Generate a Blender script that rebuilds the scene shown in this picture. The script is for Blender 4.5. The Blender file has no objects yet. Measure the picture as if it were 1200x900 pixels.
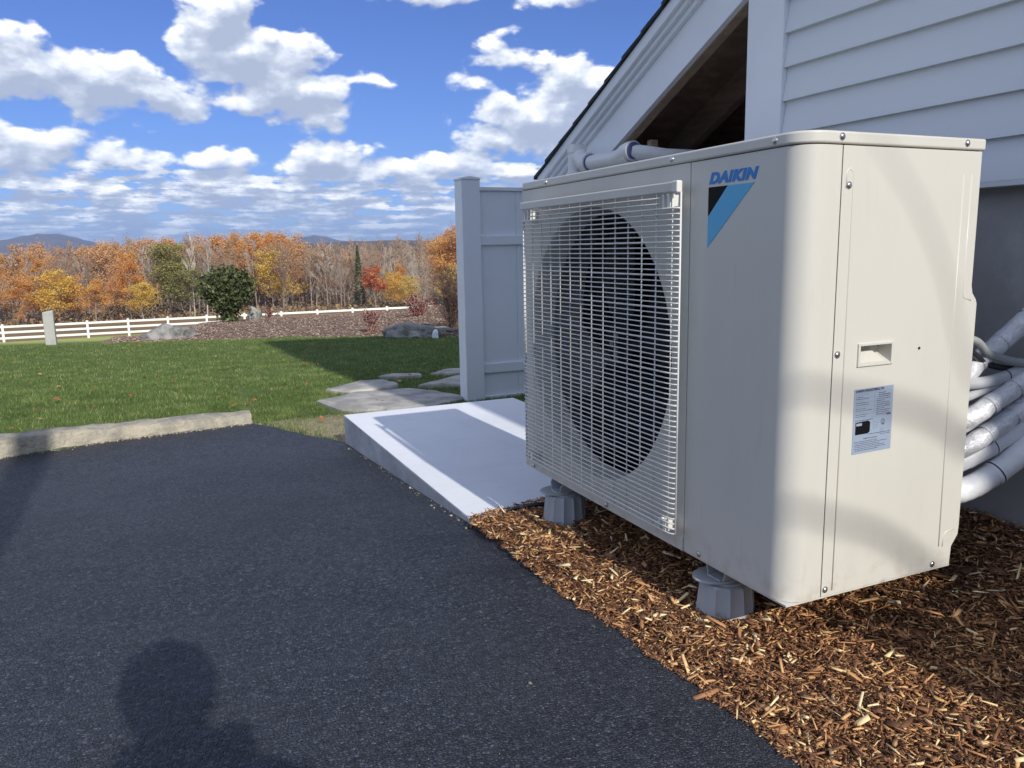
import bpy, bmesh, math, random
import numpy as np
from mathutils import Vector, Matrix, noise
R = math.radians
rnd = random.Random(7)
S = bpy.context.scene
COL = S.collection

# ------------------------------------------------------------------ camera
CAM = Vector((-1.0415, -1.0702, 0.6806))
yaw, pitch, roll = 0.42293, -0.17012, -0.01838
fw = Vector((math.sin(yaw)*math.cos(pitch), math.cos(yaw)*math.cos(pitch), math.sin(pitch)))
rt = Vector((math.cos(yaw), -math.sin(yaw), 0)); up = rt.cross(fw)
cr, sr = math.cos(roll), math.sin(roll)
r2 = rt*cr + up*sr; u2 = -rt*sr + up*cr
cam = bpy.data.cameras.new('camera'); co = bpy.data.objects.new('camera', cam); COL.objects.link(co)
co.matrix_world = Matrix(((r2.x, u2.x, -fw.x, CAM.x), (r2.y, u2.y, -fw.y, CAM.y), (r2.z, u2.z, -fw.z, CAM.z), (0, 0, 0, 1)))
cam.sensor_fit = 'HORIZONTAL'; cam.sensor_width = 36; cam.lens = 36*927.6/1200
cam.clip_start = 0.02; cam.clip_end = 30000
S.camera = co

# ------------------------------------------------------------------ light and exposure
S.view_settings.view_transform = 'Standard'; S.view_settings.look = 'None'
S.view_settings.gamma = 1; S.view_settings.exposure = 0.72; S.view_settings.use_curve_mapping = False
SUN_EL, SUN_ROT = R(31.1), R(178.0)
sd = Vector((-0.035, 1.0, -math.tan(SUN_EL))).normalized()      # the way the light travels
sun = bpy.data.lights.new('sun', 'SUN'); sun.energy = 2.6; sun.angle = R(0.53); sun.color = (1.0, 0.94, 0.85)
so = bpy.data.objects.new('sun', sun); COL.objects.link(so); so.rotation_euler = sd.to_track_quat('-Z', 'Y').to_euler()
so.location = (0, -8, 8)


class G:
    """small expression helper for shader node trees"""
    def __init__(s, nt): s.nt = nt
    def n(s, typ, **kw):
        nd = s.nt.nodes.new(typ)
        for k, v in kw.items(): setattr(nd, k, v)
        return nd
    def put(s, sock, v):
        if hasattr(v, 'is_output'): s.nt.links.new(v, sock)
        else: sock.default_value = v
    def m(s, op, a, b=None, c=None, clamp=False):
        nd = s.n('ShaderNodeMath', operation=op, use_clamp=clamp)
        for i, v in enumerate((a, b, c)):
            if v is not None: s.put(nd.inputs[i], v)
        return nd.outputs[0]
    def add(s, a, b): return s.m('ADD', a, b)
    def sub(s, a, b): return s.m('SUBTRACT', a, b)
    def mul(s, a, b): return s.m('MULTIPLY', a, b)
    def mx(s, a, b): return s.m('MAXIMUM', a, b)
    def smooth(s, x, a, b, lo=0.0, hi=1.0):
        nd = s.n('ShaderNodeMapRange', interpolation_type='SMOOTHSTEP')
        s.put(nd.inputs[0], x)
        for i, v in zip((1, 2, 3, 4), (a, b, lo, hi)): s.put(nd.inputs[i], v)
        return nd.outputs[0]
    def lin(s, x, a, b, lo=0.0, hi=1.0):
        nd = s.n('ShaderNodeMapRange')
        s.put(nd.inputs[0], x)
        for i, v in zip((1, 2, 3, 4), (a, b, lo, hi)): s.put(nd.inputs[i], v)
        return nd.outputs[0]
    def noise(s, vec, scale, detail=4, rough=.55, typ='FBM', dist=0, lac=2.0):
        nd = s.n('ShaderNodeTexNoise', noise_type=typ)
        nd.normalize = True if typ == 'FBM' else False
        if vec is not None: s.put(nd.inputs['Vector'], vec)
        nd.inputs['Scale'].default_value = scale; nd.inputs['Detail'].default_value = detail
        nd.inputs['Roughness'].default_value = rough; nd.inputs['Distortion'].default_value = dist
        nd.inputs['Lacunarity'].default_value = lac
        return nd.outputs[0]
    def voro(s, vec, scale, feature='F1', out='Distance', detail=0, rand=1, rough=.5):
        nd = s.n('ShaderNodeTexVoronoi', feature=feature)
        if vec is not None: s.put(nd.inputs['Vector'], vec)
        nd.inputs['Scale'].default_value = scale; nd.inputs['Randomness'].default_value = rand
        if detail: nd.normalize = True
        if 'Detail' in nd.inputs: nd.inputs['Detail'].default_value = detail; nd.inputs['Roughness'].default_value = rough
        return nd.outputs[out]
    def mix(s, f, a, b, blend='MIX'):
        nd = s.n('ShaderNodeMix', data_type='RGBA', blend_type=blend)
        s.put(nd.inputs[0], f)
        for i, v in ((6, a), (7, b)):
            s.put(nd.inputs[i], v if hasattr(v, 'is_output') else (*v[:3], 1))
        return nd.outputs[2]
    def ramp(s, f, stops, interp='LINEAR'):
        nd = s.n('ShaderNodeValToRGB'); cr_ = nd.color_ramp; cr_.interpolation = interp
        while len(cr_.elements) < len(stops): cr_.elements.new(.5)
        for e, (p, c) in zip(cr_.elements, stops): e.position = p; e.color = (*c[:3], 1)
        s.put(nd.inputs[0], f); return nd.outputs[0]
    def vmul(s, v, k):
        nd = s.n('ShaderNodeVectorMath', operation='MULTIPLY'); s.put(nd.inputs[0], v); nd.inputs[1].default_value = k
        return nd.outputs[0]
    def vadd(s, v, k):
        nd = s.n('ShaderNodeVectorMath', operation='ADD'); s.put(nd.inputs[0], v); s.put(nd.inputs[1], k)
        return nd.outputs[0]
    def sep(s, v):
        nd = s.n('ShaderNodeSeparateXYZ'); s.put(nd.inputs[0], v); return nd.outputs
    def comb(s, x, y, z):
        nd = s.n('ShaderNodeCombineXYZ')
        for i, v in enumerate((x, y, z)): s.put(nd.inputs[i], v)
        return nd.outputs[0]


# ------------------------------------------------------------------ world: Nishita sky with cumulus
world = bpy.data.worlds.new('World'); S.world = world; world.use_nodes = True
nt = world.node_tree; nt.nodes.clear(); g = G(nt)
sky = g.n('ShaderNodeTexSky', sky_type='NISHITA'); sky.sun_disc = False
sky.sun_elevation = SUN_EL; sky.sun_rotation = SUN_ROT
sky.altitude = 300; sky.air_density = 1.0; sky.dust_density = 0.35; sky.ozone_density = 2.6
tc = g.n('ShaderNodeTexCoord').outputs['Generated']
# cumulus masses: azimuth, elevation, half width, half height in degrees, weight
BLOBS = [(-5.6, 10.6, 4.2, 1.6, .55), (-1.2, 10.3, 3.2, 1.5, .6), (-6.6, 12.1, 1.8, .9, .45), (1.9, 9.7, 2.4, 1.0, .45),
         (5.2, 14.4, 1.7, 1.7, .6), (6.8, 12.2, 3.2, 1.3, .6), (10.2, 12.7, 2.2, 1.1, .5), (9.5, 10.4, 3.6, 1.0, .55), (11.2, 9.0, 2.0, .8, .45), (6.0, 10.2, 2.3, .7, .4),
         (14.6, 10.9, 1.5, .35, .25),
         (24.9, 12.9, 1.9, .75, .3), (23.0, 11.5, 1.2, .45, .2),
         (26.5, 8.6, 3.6, 1.9, .7), (29.8, 10.6, 3.0, 1.6, .7), (23.2, 7.6, 2.2, .8, .4), (31.5, 8.5, 5, 2.0, .6),
         (-.8, 6.2, 2.2, .7, .5), (4.6, 6.2, 2.4, .6, .5), (-6.6, 6.6, 2.6, 1.2, .5),
         (12.0, 6.2, 3.0, .9, .6), (16.5, 5.7, 3.0, .6, .5), (20.0, 6.1, 3.0, .7, .45),
         (19.0, 16.6, 3.0, .5, .3), (28, 16.5, 3, .6, .25)]

def density(dvec):
    x, y, z = g.sep(dvec)[:3]
    az = g.mul(g.m('ARCTAN2', x, y), 180/math.pi)
    el = g.mul(g.m('ARCSINE', z), 180/math.pi)
    st = g.vmul(dvec, (1, 1, 1.7))
    warp = g.noise(st, 14, 3, .6)
    best = None
    wz = g.mul(g.sub(g.noise(g.vadd(st, (5.2, 1.3, 7.7)), 9, 3, .6), .5), 5.0)
    we = g.mul(g.sub(g.noise(g.vadd(st, (1.2, 8.3, 3.1)), 11, 3, .6), .5), 2.4)
    azw, elw = g.add(az, wz), g.add(el, we)
    pos = g.comb(azw, elw, 0.0)
    for a, e, ra, re, w in BLOBS:
        ma = g.n('ShaderNodeVectorMath', operation='MULTIPLY_ADD'); g.put(ma.inputs[0], pos)
        ma.inputs[1].default_value = (1/(ra*1.15), 1/(re*1.2), 0); ma.inputs[2].default_value = (-a/(ra*1.15), -e/(re*1.2), 0)
        ln_ = g.n('ShaderNodeVectorMath', operation='LENGTH'); g.put(ln_.inputs[0], ma.outputs[0])
        v = g.m('MULTIPLY_ADD', ln_.outputs['Value'], -w*1.5, w*1.5)
        best = v if best is None else g.m('SMOOTH_MAX', best, v, .12)
    best = g.mx(best, -.65)
    # scattered clouds everywhere else in the sky, outside the frame
    inframe = g.mul(g.smooth(az, -14, -9), g.smooth(az, 44, 38))
    out = g.sub(g.mul(g.noise(g.vmul(dvec, (1, 1, 2.0)), 3.2, 3, .5), 4.0), 1.75)
    best = g.add(g.mul(best, inframe), g.mul(out, g.sub(1.0, inframe)))
    fb = g.noise(st, 16, 6, .56)
    wv = g.vadd(st, g.comb(g.mul(warp, .05), g.mul(warp, -.03), g.mul(warp, .05)))
    bil = g.voro(wv, 27, 'F1', detail=2, rough=.55)
    D = g.add(best, g.mul(g.sub(fb, .5), 1.9))
    D = g.add(D, g.mul(g.sub(.36, bil), .9))
    # flat-bottomed rows of far cloud near the horizon
    zz = g.add(z, .06)
    pl = g.comb(g.m('DIVIDE', x, zz), g.m('DIVIDE', y, zz), 3.0)
    rows = g.noise(pl, 1.7, 5, .58)
    rows2 = g.noise(g.vmul(dvec, (24, 24, 58)), 1.0, 6, .6)
    k = g.smooth(el, 7.0, 5.4)
    band = g.add(g.mul(g.sub(rows, .5), 3.2), g.mul(g.sub(rows2, .5), 3.0))
    band = g.add(band, g.lin(el, .8, 6.0, .50, .22))
    band = g.sub(band, g.smooth(el, 1.5, .4, 0, .22))
    band = g.add(band, g.mul(g.sub(k, 1.0), 3.0))
    return g.m('SMOOTH_MAX', D, band, .05), (el, bil, k)

D0, (el, bil0, k0) = density(tc)
upv = g.n('ShaderNodeVectorMath', operation='NORMALIZE'); g.put(upv.inputs[0], g.vadd(tc, (-.004, 0, .015)))
D1, _ = density(upv.outputs[0])
cov = g.smooth(D0, -.10, .24)
lit = g.sub(g.mul(g.sub(D0, D1), 1.15), g.mul(g.sub(bil0, .33), .75))
core = g.smooth(D0, .15, 1.0)
lit = g.m('ADD', g.add(g.mul(lit, .90), g.add(.35, g.mul(g.sub(g.noise(g.vmul(tc, (1, 1, 1.5)), 52, 4, .62), .5), .55))), g.mul(core, -.40), clamp=True)
ccol = g.ramp(lit, [(0, (2.4, 2.75, 3.6)), (.28, (3.1, 3.45, 4.2)), (.55, (4.5, 4.8, 5.4)), (.8, (6.0, 6.15, 6.4)), (1, (7.4, 7.4, 7.4))])
haze_t = g.smooth(el, 0.0, 4.0, .55, 1.0)
below = g.smooth(el, -1.0, 0.2)
skyc = g.mix(1.0, sky.outputs[0], g.mix(g.smooth(el, -2, 7), (.30, .385, .70), (.215, .305, .56)), 'MULTIPLY')
sat = g.n('ShaderNodeHueSaturation'); sat.inputs['Saturation'].default_value = .97; g.put(sat.inputs['Color'], skyc)
final = g.mix(g.mul(g.mul(cov, haze_t), below), sat.outputs[0], ccol)
bg = g.n('ShaderNodeBackground'); g.put(bg.inputs[0], final); bg.inputs[1].default_value = 0.122
wo = g.n('ShaderNodeOutputWorld'); nt.links.new(bg.outputs[0], wo.inputs[0])
world.cycles.sampling_method = 'MANUAL'; world.cycles.sample_map_resolution = 512

# ------------------------------------------------------------------ materials
def mat(name, base=(.5, .5, .5), rough=.5, metal=0.0, build=None, spec=.5, coat=0):
    m = bpy.data.materials.new(name); m.use_nodes = True
    t = m.node_tree; b = t.nodes['Principled BSDF']
    b.inputs['Base Color'].default_value = (*base, 1); b.inputs['Roughness'].default_value = rough
    b.inputs['Metallic'].default_value = metal; b.inputs['Specular IOR Level'].default_value = spec
    b.inputs['Coat Weight'].default_value = coat
    if build: build(G(t), b, t)
    return m
def objco(q): return q.n('ShaderNodeTexCoord').outputs['Object']
def bump(q, b, h, strength=.3, dist=.01):
    nd = q.n('ShaderNodeBump'); nd.inputs['Strength'].default_value = strength; nd.inputs['Distance'].default_value = dist
    q.put(nd.inputs['Height'], h); q.nt.links.new(nd.outputs[0], b.inputs['Normal'])
def stained(c, c2, scale=3, amt=.5, rough=(.4, .6), bs=0, bscale=60, bd=.002, stretch=(1, 1, 1), thr=(.45, .75)):
    def f(q, b, t):
        v = q.vmul(objco(q), stretch)
        n1 = q.noise(v, scale, 6, .62)
        q.put(b.inputs['Base Color'], q.mix(q.smooth(n1, thr[0], thr[1], 0, amt), c, c2))
        q.put(b.inputs['Roughness'], q.lin(q.noise(v, scale*3.1, 4), .3, .7, *rough))
        if bs: bump(q, b, q.noise(v, bscale, 4, .6), bs, bd)
    return f

M = {}
def paint_build(q, b, t):
    v = objco(q)
    n1 = q.noise(q.vmul(v, (1, 1, .35)), 5, 6, .65); n2 = q.noise(v, 160, 3, .6)
    sp = q.voro(v, 42, 'F1', rand=1)
    dust = q.smooth(sp, .035, .02, 0, .35)
    c = q.mix(q.smooth(n1, .42, .72, 0, .35), (.63, .62, .565), (.56, .55, .50))
    zz = q.sep(v)[2]
    c = q.mix(q.mul(q.smooth(zz, .10, .0, 0, .40), q.smooth(q.noise(v, 28, 6, .7), .45, .68)), c, (.42, .36, .28))
    c = q.mix(q.smooth(q.noise(q.vmul(v, (1, 1, .12)), 38, 4, .6), .60, .72, 0, .18), c, (.48, .46, .41))
    q.put(b.inputs['Base Color'], q.mix(dust, c, (.40, .36, .30)))
    q.put(b.inputs['Roughness'], q.lin(n1, .3, .7, .30, .44))
    bump(q, b, q.add(q.mul(n2, .4), q.noise(v, 7, 2)), .03, .003)
M['paint'] = mat('cream_enamel', build=paint_build, coat=.12)
M['wire'] = mat('grille_plastic', (.70, .70, .67), .42)
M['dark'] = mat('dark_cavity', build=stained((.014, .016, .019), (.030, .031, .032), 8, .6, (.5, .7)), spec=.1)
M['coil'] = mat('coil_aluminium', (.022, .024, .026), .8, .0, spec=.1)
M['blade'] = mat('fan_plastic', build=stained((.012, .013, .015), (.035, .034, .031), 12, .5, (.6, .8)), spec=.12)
M['screw'] = mat('zinc_screw', (.62, .62, .60), .28, .95)
M['brass_hub'] = mat('motor_bracket', (.20, .19, .18), .4, .7)
M['logo_blue'] = mat('logo_blue', (.045, .25, .66), .5, spec=.3)
M['logo_sky'] = mat('logo_sky_blue', (.10, .46, .76), .4)
M['logo_black'] = mat('logo_black', (.006, .007, .009), .6, spec=.15)
M['hole'] = mat('hole_black', (.008, .008, .008), .8)
M['label'] = mat('label_film', (.31, .38, .50), .34)
M['ink'] = mat('label_ink', (.10, .12, .16), .5)
M['ink2'] = mat('label_ink_pale', (.25, .29, .36), .5)
M['label_dark'] = mat('label_panel', (.30, .35, .43), .45)
def rubber_build(q, b, t):
    v = objco(q); n1 = q.noise(v, 20, 5, .6)
    c = q.mix(q.smooth(n1, .45, .7, 0, .5), (.40, .44, .47), (.46, .47, .47))
    q.put(b.inputs['Base Color'], c); q.put(b.inputs['Roughness'], q.lin(n1, .3, .7, .4, .6))
M['foot'] = mat('grey_foot_plastic', build=rubber_build)
def asphalt_build(q, b, t):
    v = objco(q)
    vv = q.vadd(v, q.vmul(q.comb(q.noise(v, 90, 2), q.noise(q.vadd(v, (3, 1, 2)), 90, 2), 0), (.006, .006, 0)))
    cell = q.voro(vv, 150, 'F1'); cellc = q.sep(q.voro(vv, 150, 'F1', 'Color'))[0]
    edge = q.voro(vv, 150, 'DISTANCE_TO_EDGE')
    big = q.noise(v, 1.3, 5, .6); mid = q.noise(v, 9, 5, .65)
    c = q.ramp(cellc, [(0, (.011, .015, .024)), (.5, (.025, .033, .051)), (.86, (.052, .065, .094)), (1, (.125, .142, .180))])
    c = q.mix(q.smooth(mid, .40, .70, 0, .5), c, (.045, .056, .080))
    c = q.mix(q.smooth(q.noise(q.vadd(v, (9, 4, 0)), .8, 5, .6), .44, .62, 0, .45), c, (.016, .020, .030))
    c = q.mix(q.smooth(big, .45, .68, 0, .45), c, (.058, .067, .090))
    g2 = q.noise(v, 62, 4, .75)
    c = q.mix(q.smooth(g2, .52, .36, 0, .7), c, (.010, .013, .020))
    c = q.mix(q.smooth(g2, .56, .72, 0, .55), c, (.085, .098, .125))
    q.put(b.inputs['Base Color'], c)
    q.put(b.inputs['Roughness'], q.lin(q.add(cellc, q.sub(mid, .5)), 0, 1, .62, .44))
    h = q.add(q.mul(q.smooth(edge, 0, .25), .7), q.add(q.mul(cellc, .8), q.mul(q.noise(v, 420, 3, .6), .35)))
    h = q.add(h, q.mul(mid, 1.6))
    bump(q, b, h, 1.0, .0066)
    b.inputs['Specular IOR Level'].default_value = .55
M['asphalt'] = mat('asphalt', build=asphalt_build)
M['aggregate'] = mat('aggregate', rough=.5, build=lambda q, b, t: q.put(b.inputs['Base Color'], q.ramp(q.n('ShaderNodeAttribute', attribute_name='tint').outputs['Fac'], [(0, (.017, .021, .030)), (.7, (.038, .045, .060)), (.95, (.070, .078, .098)), (1, (.17, .18, .20))])))
def conc_build(q, b, t):
    v = objco(q)
    n1 = q.noise(v, 2.2, 6, .62); n2 = q.noise(v, 30, 5, .6); pit = q.voro(v, 70)
    c = q.mix(q.smooth(n1, .4, .7, 0, .6), (.78, .81, .86), (.69, .72, .77))
    c = q.mix(q.smooth(n2, .52, .75, 0, .25), c, (.62, .62, .62))
    tr = q.noise(q.vmul(v, (1, 7, 1)), 3.2, 5, .62, dist=1.2)
    c = q.mix(q.smooth(tr, .48, .70, 0, .22), c, (.66, .68, .71))
    c = q.mix(q.smooth(q.noise(q.vadd(v, (4, 4, 4)), 6, 6, .7), .62, .74, 0, .25), c, (.60, .59, .57))
    c = q.mix(q.smooth(pit, .06, .03, 0, .5), c, (.28, .27, .26))
    q.put(b.inputs['Base Color'], c); b.inputs['Roughness'].default_value = .8
    bump(q, b, q.add(n2, q.mul(q.noise(v, 240, 3), .4)), .18, .003)
M['concrete'] = mat('pad_concrete', build=conc_build)
def side_conc(q, b, t):
    v = objco(q)
    n1 = q.noise(q.vmul(v, (1, 1, 2.2)), 4.5, 7, .66); hole = q.voro(v, 26)
    c = q.ramp(n1, [(.3, (.30, .315, .335)), (.5, (.42, .435, .455)), (.68, (.55, .56, .58))])
    c = q.mix(q.smooth(hole, .085, .04, 0, .75), c, (.06, .06, .065))
    q.put(b.inputs['Base Color'], c); b.inputs['Roughness'].default_value = .85
    bump(q, b, q.add(n1, q.mul(q.smooth(hole, .04, .1), .4)), .35, .006)
M['formed'] = mat('formed_concrete', build=side_conc)
M['found'] = mat('foundation_concrete', build=stained((.38, .385, .39), (.56, .56, .555), 5, .75, (.75, .9), .3, 24, .006))
M['siding'] = mat('clapboard_paint', build=stained((.69, .74, .79), (.63, .68, .73), 4, .4, (.45, .6), .08, 40, .002, (1, .12, 1)))
M['trim'] = mat('white_trim', build=stained((.83, .87, .93), (.74, .78, .84), 2.5, .5, (.35, .5)))
M['vinyl'] = mat('white_vinyl', build=stained((.80, .845, .92), (.71, .75, .83), 3, .5, (.32, .45), 0))
M['pvc'] = mat('white_pvc', build=stained((.74, .75, .76), (.64, .65, .66), 7, .5, (.3, .45)))
M['primer'] = mat('purple_primer', (.10, .12, .26), .5)
def wood_build(c1, c2):
    def f(q, b, t):
        v = q.vmul(objco(q), (2, 1, 9)); n1 = q.noise(v, 5, 7, .62, dist=.6)
        q.put(b.inputs['Base Color'], q.mix(q.smooth(n1, .35, .7), c1, c2)); b.inputs['Roughness'].default_value = .75
        bump(q, b, n1, .25, .004)
    return f
M['rafter'] = mat('rough_rafter', build=wood_build((.40, .30, .23), (.55, .43, .34)))
M['plywood'] = mat('roof_sheathing', build=wood_build((.34, .24, .19), (.50, .37, .30)))
M['edgewood'] = mat('raw_trim_edge', build=wood_build((.30, .22, .15), (.40, .31, .23)))
M['shingle'] = mat('dark_shingle', build=stained((.035, .04, .042), (.08, .088, .085), 30, .8, (.8, .95), .5, 180, .004))
def foil_build(q, b, t):
    v = objco(q); w = q.noise(v, 55, 4, .7, dist=.8)
    q.put(b.inputs['Base Color'], q.mix(q.smooth(w, .35, .7), (.70, .72, .76), (.86, .87, .88)))
    b.inputs['Roughness'].default_value = .34; b.inputs['Metallic'].default_value = .18
    bump(q, b, w, .8, .006)
M['foil'] = mat('wrinkled_wrap', build=foil_build)
M['wrap'] = mat('white_wrap', build=stained((.80, .82, .84), (.66, .68, .72), 16, .5, (.35, .5), .35, 60, .004))
M['conduit'] = mat('grey_conduit', build=stained((.33, .35, .36), (.25, .26, .27), 10, .5, (.35, .5)))
M['insul'] = mat('dull_pipe_sleeve', build=stained((.50, .52, .55), (.40, .42, .45), 14, .5, (.5, .7), .2, 80, .002))
M['cable'] = mat('black_cable', (.02, .022, .025), .42)
M['soil'] = mat('mulch_fines', build=stained((.075, .036, .018), (.14, .070, .034), 60, .8, (.85, .95), .9, 120, .012, thr=(.35, .65)))
CHIP = [(0, (0.074, 0.033, 0.019)), (0.225, (0.154, 0.066, 0.032)), (0.45, (0.282, 0.129, 0.058)), (0.634, (0.483, 0.243, 0.103)), (0.818, (0.751, 0.449, 0.193)), (0.865, (0.88, 0.667, 0.338)), (1, (0.88, 0.8, 0.503))]
def chip_build(q, b, t):
    a = q.n('ShaderNodeAttribute', attribute_name='tint').outputs['Fac']
    n1 = q.noise(q.vmul(objco(q), (1, 1, 1)), 260, 3, .6)
    q.put(b.inputs['Base Color'], q.ramp(q.m('ADD', a, q.mul(q.sub(n1, .5), .22), clamp=True), CHIP)); b.inputs['Roughness'].default_value = .72
M['chip'] = mat('wood_chip', build=chip_build)
def lawn_build(q, b, t):
    v = objco(q)
    n1 = q.noise(v, .9, 6, .6); n2 = q.noise(v, 30, 5, .65); n3 = q.noise(v, .11, 4, .6)
    c = q.ramp(n2, [(.3, (.060, .085, .026)), (.5, (.105, .15, .042)), (.7, (.16, .20, .066))])
    c = q.mix(q.smooth(n1, .5, .75, 0, .45), c, (.14, .15, .045))
    y = q.sep(v)[1]
    c = q.mix(q.smooth(y, 15, 22, 0, .75), c, q.mix(n3, (.46, .52, .13), (.56, .56, .20)))
    q.put(b.inputs['Base Color'], c); b.inputs['Roughness'].default_value = .9; b.inputs['Specular IOR Level'].default_value = .2
    bump(q, b, q.add(n2, n1), .6, .03)
M['lawn'] = mat('lawn_turf', build=lawn_build)
def blade_build(stops, transl=.25):
    def f(q, b, t):
        a = q.n('ShaderNodeAttribute', attribute_name='tint').outputs['Fac']
        n1 = q.noise(objco(q), 1.1, 4, .6)
        c = q.ramp(q.m('ADD', a, q.mul(q.sub(n1, .5), .45), clamp=True), stops)
        q.put(b.inputs['Base Color'], c); b.inputs['Roughness'].default_value = .65; b.inputs['Specular IOR Level'].default_value = .25
        if transl:
            tr = q.n('ShaderNodeBsdfTranslucent'); q.put(tr.inputs[0], c)
            mx = q.n('ShaderNodeMixShader'); mx.inputs[0].default_value = transl
            t.links.new(b.outputs[0], mx.inputs[1]); t.links.new(tr.outputs[0], mx.inputs[2])
            t.links.new(mx.outputs[0], t.nodes['Material Output'].inputs[0])
    return f
M['blade'+'s'] = mat('grass_blade', build=blade_build([(0, (.070, .108, .030)), (.4, (.125, .195, .052)), (.75, (.20, .275, .082)), (.93, (.31, .34, .12)), (1, (.48, .44, .24))]))
def mulchbed_build(q, b, t):
    v = objco(q); n1 = q.noise(v, 6, 7, .7); n2 = q.noise(v, 45, 3, .7); n3 = q.noise(v, .6, 3)
    c = q.ramp(q.add(q.mul(n1, .5), q.mul(n2, .5)), [(.36, (.13, .085, .060)), (.5, (.25, .175, .130)), (.66, (.41, .315, .25))])
    c = q.mix(q.smooth(n3, .5, .7, 0, .3), c, (.27, .20, .17))
    q.put(b.inputs['Base Color'], c); b.inputs['Roughness'].default_value = .95; bump(q, b, q.add(n1, n2), .9, .05)
M['bed'] = mat('old_bark_mulch', build=mulchbed_build)
M['kerb'] = mat('rough_granite', build=stained((.44, .40, .31), (.25, .235, .20), 11, .9, (.8, .95), 1.0, 30, .02, thr=(.35, .65)))
M['flag'] = mat('flagstone', build=stained((.46, .44, .40), (.27, .26, .235), 6, .9, (.75, .9), .8, 18, .015, thr=(.38, .62)))
M['dirt'] = mat('sandy_soil', build=stained((.36, .29, .19), (.25, .21, .12), 18, .8, (.9, 1), .7, 60, .012, thr=(.35, .6)))
M['rock'] = mat('grey_boulder', build=stained((.34, .33, .30), (.14, .14, .14), 5, .9, (.8, .95), 1.0, 12, .05, thr=(.38, .62)))
M['pebble'] = mat('pale_pebble', rough=.8, build=lambda q, b, t: q.put(b.inputs['Base Color'], q.ramp(q.n('ShaderNodeAttribute', attribute_name='tint').outputs['Fac'], [(0, (.06, .06, .058)), (.6, (.20, .18, .15)), (1, (.48, .44, .37))])))
M['granite'] = mat('granite_post', build=stained((.42, .43, .40), (.30, .31, .29), 7, .7, (.75, .9), .5, 30, .01))
M['white_rail'] = mat('white_fence_vinyl', build=stained((.80, .80, .79), (.70, .70, .70), 2, .4, (.4, .5)))
M['bark'] = mat('grey_bark', build=stained((.40, .35, .30), (.24, .20, .17), 2.5, .8, (.85, .95), 0, thr=(.35, .6)))
M['twig'] = mat('bare_twigs', build=stained((.46, .40, .34), (.34, .285, .235), .4, .8, (.85, .95), 0, thr=(.35, .6)))
M['darktwig'] = mat('dark_twigs', (.11, .075, .06), .85)
M['birch'] = mat('pale_bark', build=stained((.50, .46, .41), (.34, .30, .26), 1.5, .6, (.8, .9), 0))
def leafmat(n, stops, tr=.28):
    def f(q, b, t):
        a = q.n('ShaderNodeAttribute', attribute_name='tint').outputs['Fac']
        oi = q.n('ShaderNodeObjectInfo').outputs['Random']
        c = q.ramp(q.m('ADD', a, q.mul(q.sub(oi, .5), .35), clamp=True), stops)
        q.put(b.inputs['Base Color'], c); b.inputs['Roughness'].default_value = .7; b.inputs['Specular IOR Level'].default_value = .2
        x = q.n('ShaderNodeBsdfTranslucent'); q.put(x.inputs[0], c); mx = q.n('ShaderNodeMixShader'); mx.inputs[0].default_value = tr
        t.links.new(b.outputs[0], mx.inputs[1]); t.links.new(x.outputs[0], mx.inputs[2]); t.links.new(mx.outputs[0], t.nodes['Material Output'].inputs[0])
    M[n] = mat(n, build=f)
leafmat('leaf_orange', [(0, (.46, .16, .05)), (.35, (.66, .28, .07)), (.65, (.76, .40, .09)), (.85, (.78, .53, .15)), (1, (.62, .38, .18))])
leafmat('leaf_yellow', [(0, (.66, .30, .06)), (.3, (.76, .44, .07)), (.65, (.78, .58, .11)), (1, (.62, .56, .20))])
leafmat('leaf_rust', [(0, (.42, .22, .12)), (.5, (.62, .33, .16)), (1, (.70, .46, .22))])
leafmat('leaf_red', [(0, (.40, .10, .06)), (.5, (.60, .17, .08)), (1, (.68, .34, .10))])
leafmat('leaf_olive', [(0, (0.112, 0.128, 0.038)), (0.5, (0.24, 0.247, 0.075)), (1, (0.42, 0.39, 0.12))])
leafmat('leaf_conifer', [(0, (.08, .09, .05)), (.6, (.14, .155, .08)), (1, (.20, .20, .11))], .1)
leafmat('leaf_bush', [(0, (.040, .055, .022)), (.5, (.10, .125, .052)), (.85, (.18, .205, .09)), (1, (.34, .35, .20))], .15)
leafmat('leaf_maroon', [(0, (.14, .03, .03)), (.5, (.28, .07, .06)), (1, (.42, .16, .13))])
leafmat('leaf_dead', [(0, (.22, .08, .03)), (.5, (.45, .18, .06)), (1, (.60, .40, .18))])
leafmat('leaf_mauve', [(0, (.28, .19, .13)), (.5, (.42, .29, .19)), (1, (.54, .37, .22))])
def valley_build(q, b, t):
    v = objco(q); n1 = q.noise(v, .03, 7, .7); n2 = q.noise(v, .35, 5, .7)
    c = q.ramp(q.add(q.mul(n1, .5), q.mul(n2, .5)), [(.36, (.10, .085, .05)), (.46, (.21, .15, .09)), (.54, (.30, .18, .09)), (.64, (.22, .19, .10))])
    q.put(b.inputs['Base Color'], c); b.inputs['Roughness'].default_value = 1; b.inputs['Specular IOR Level'].default_value = .1
M['valley'] = mat('valley_floor', build=valley_build)
def hill_build(q, b, t):
    v = objco(q); n1 = q.noise(v, .004, 7, .7); n2 = q.noise(v, .05, 5, .75)
    c = q.ramp(q.add(q.mul(n1, .5), q.mul(n2, .5)), [(.36, (.045, .05, .03)), (.47, (.12, .09, .06)), (.56, (.16, .115, .07)), (.66, (.10, .10, .06))])
    q.put(b.inputs['Base Color'], c); b.inputs['Roughness'].default_value = 1; b.inputs['Specular IOR Level'].default_value = .1
M['hill'] = mat('wooded_hill', build=hill_build)
M['jacket'] = mat('dark_jacket', build=stained((.05, .06, .09), (.08, .09, .12), 12, .5, (.8, .9)))
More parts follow.
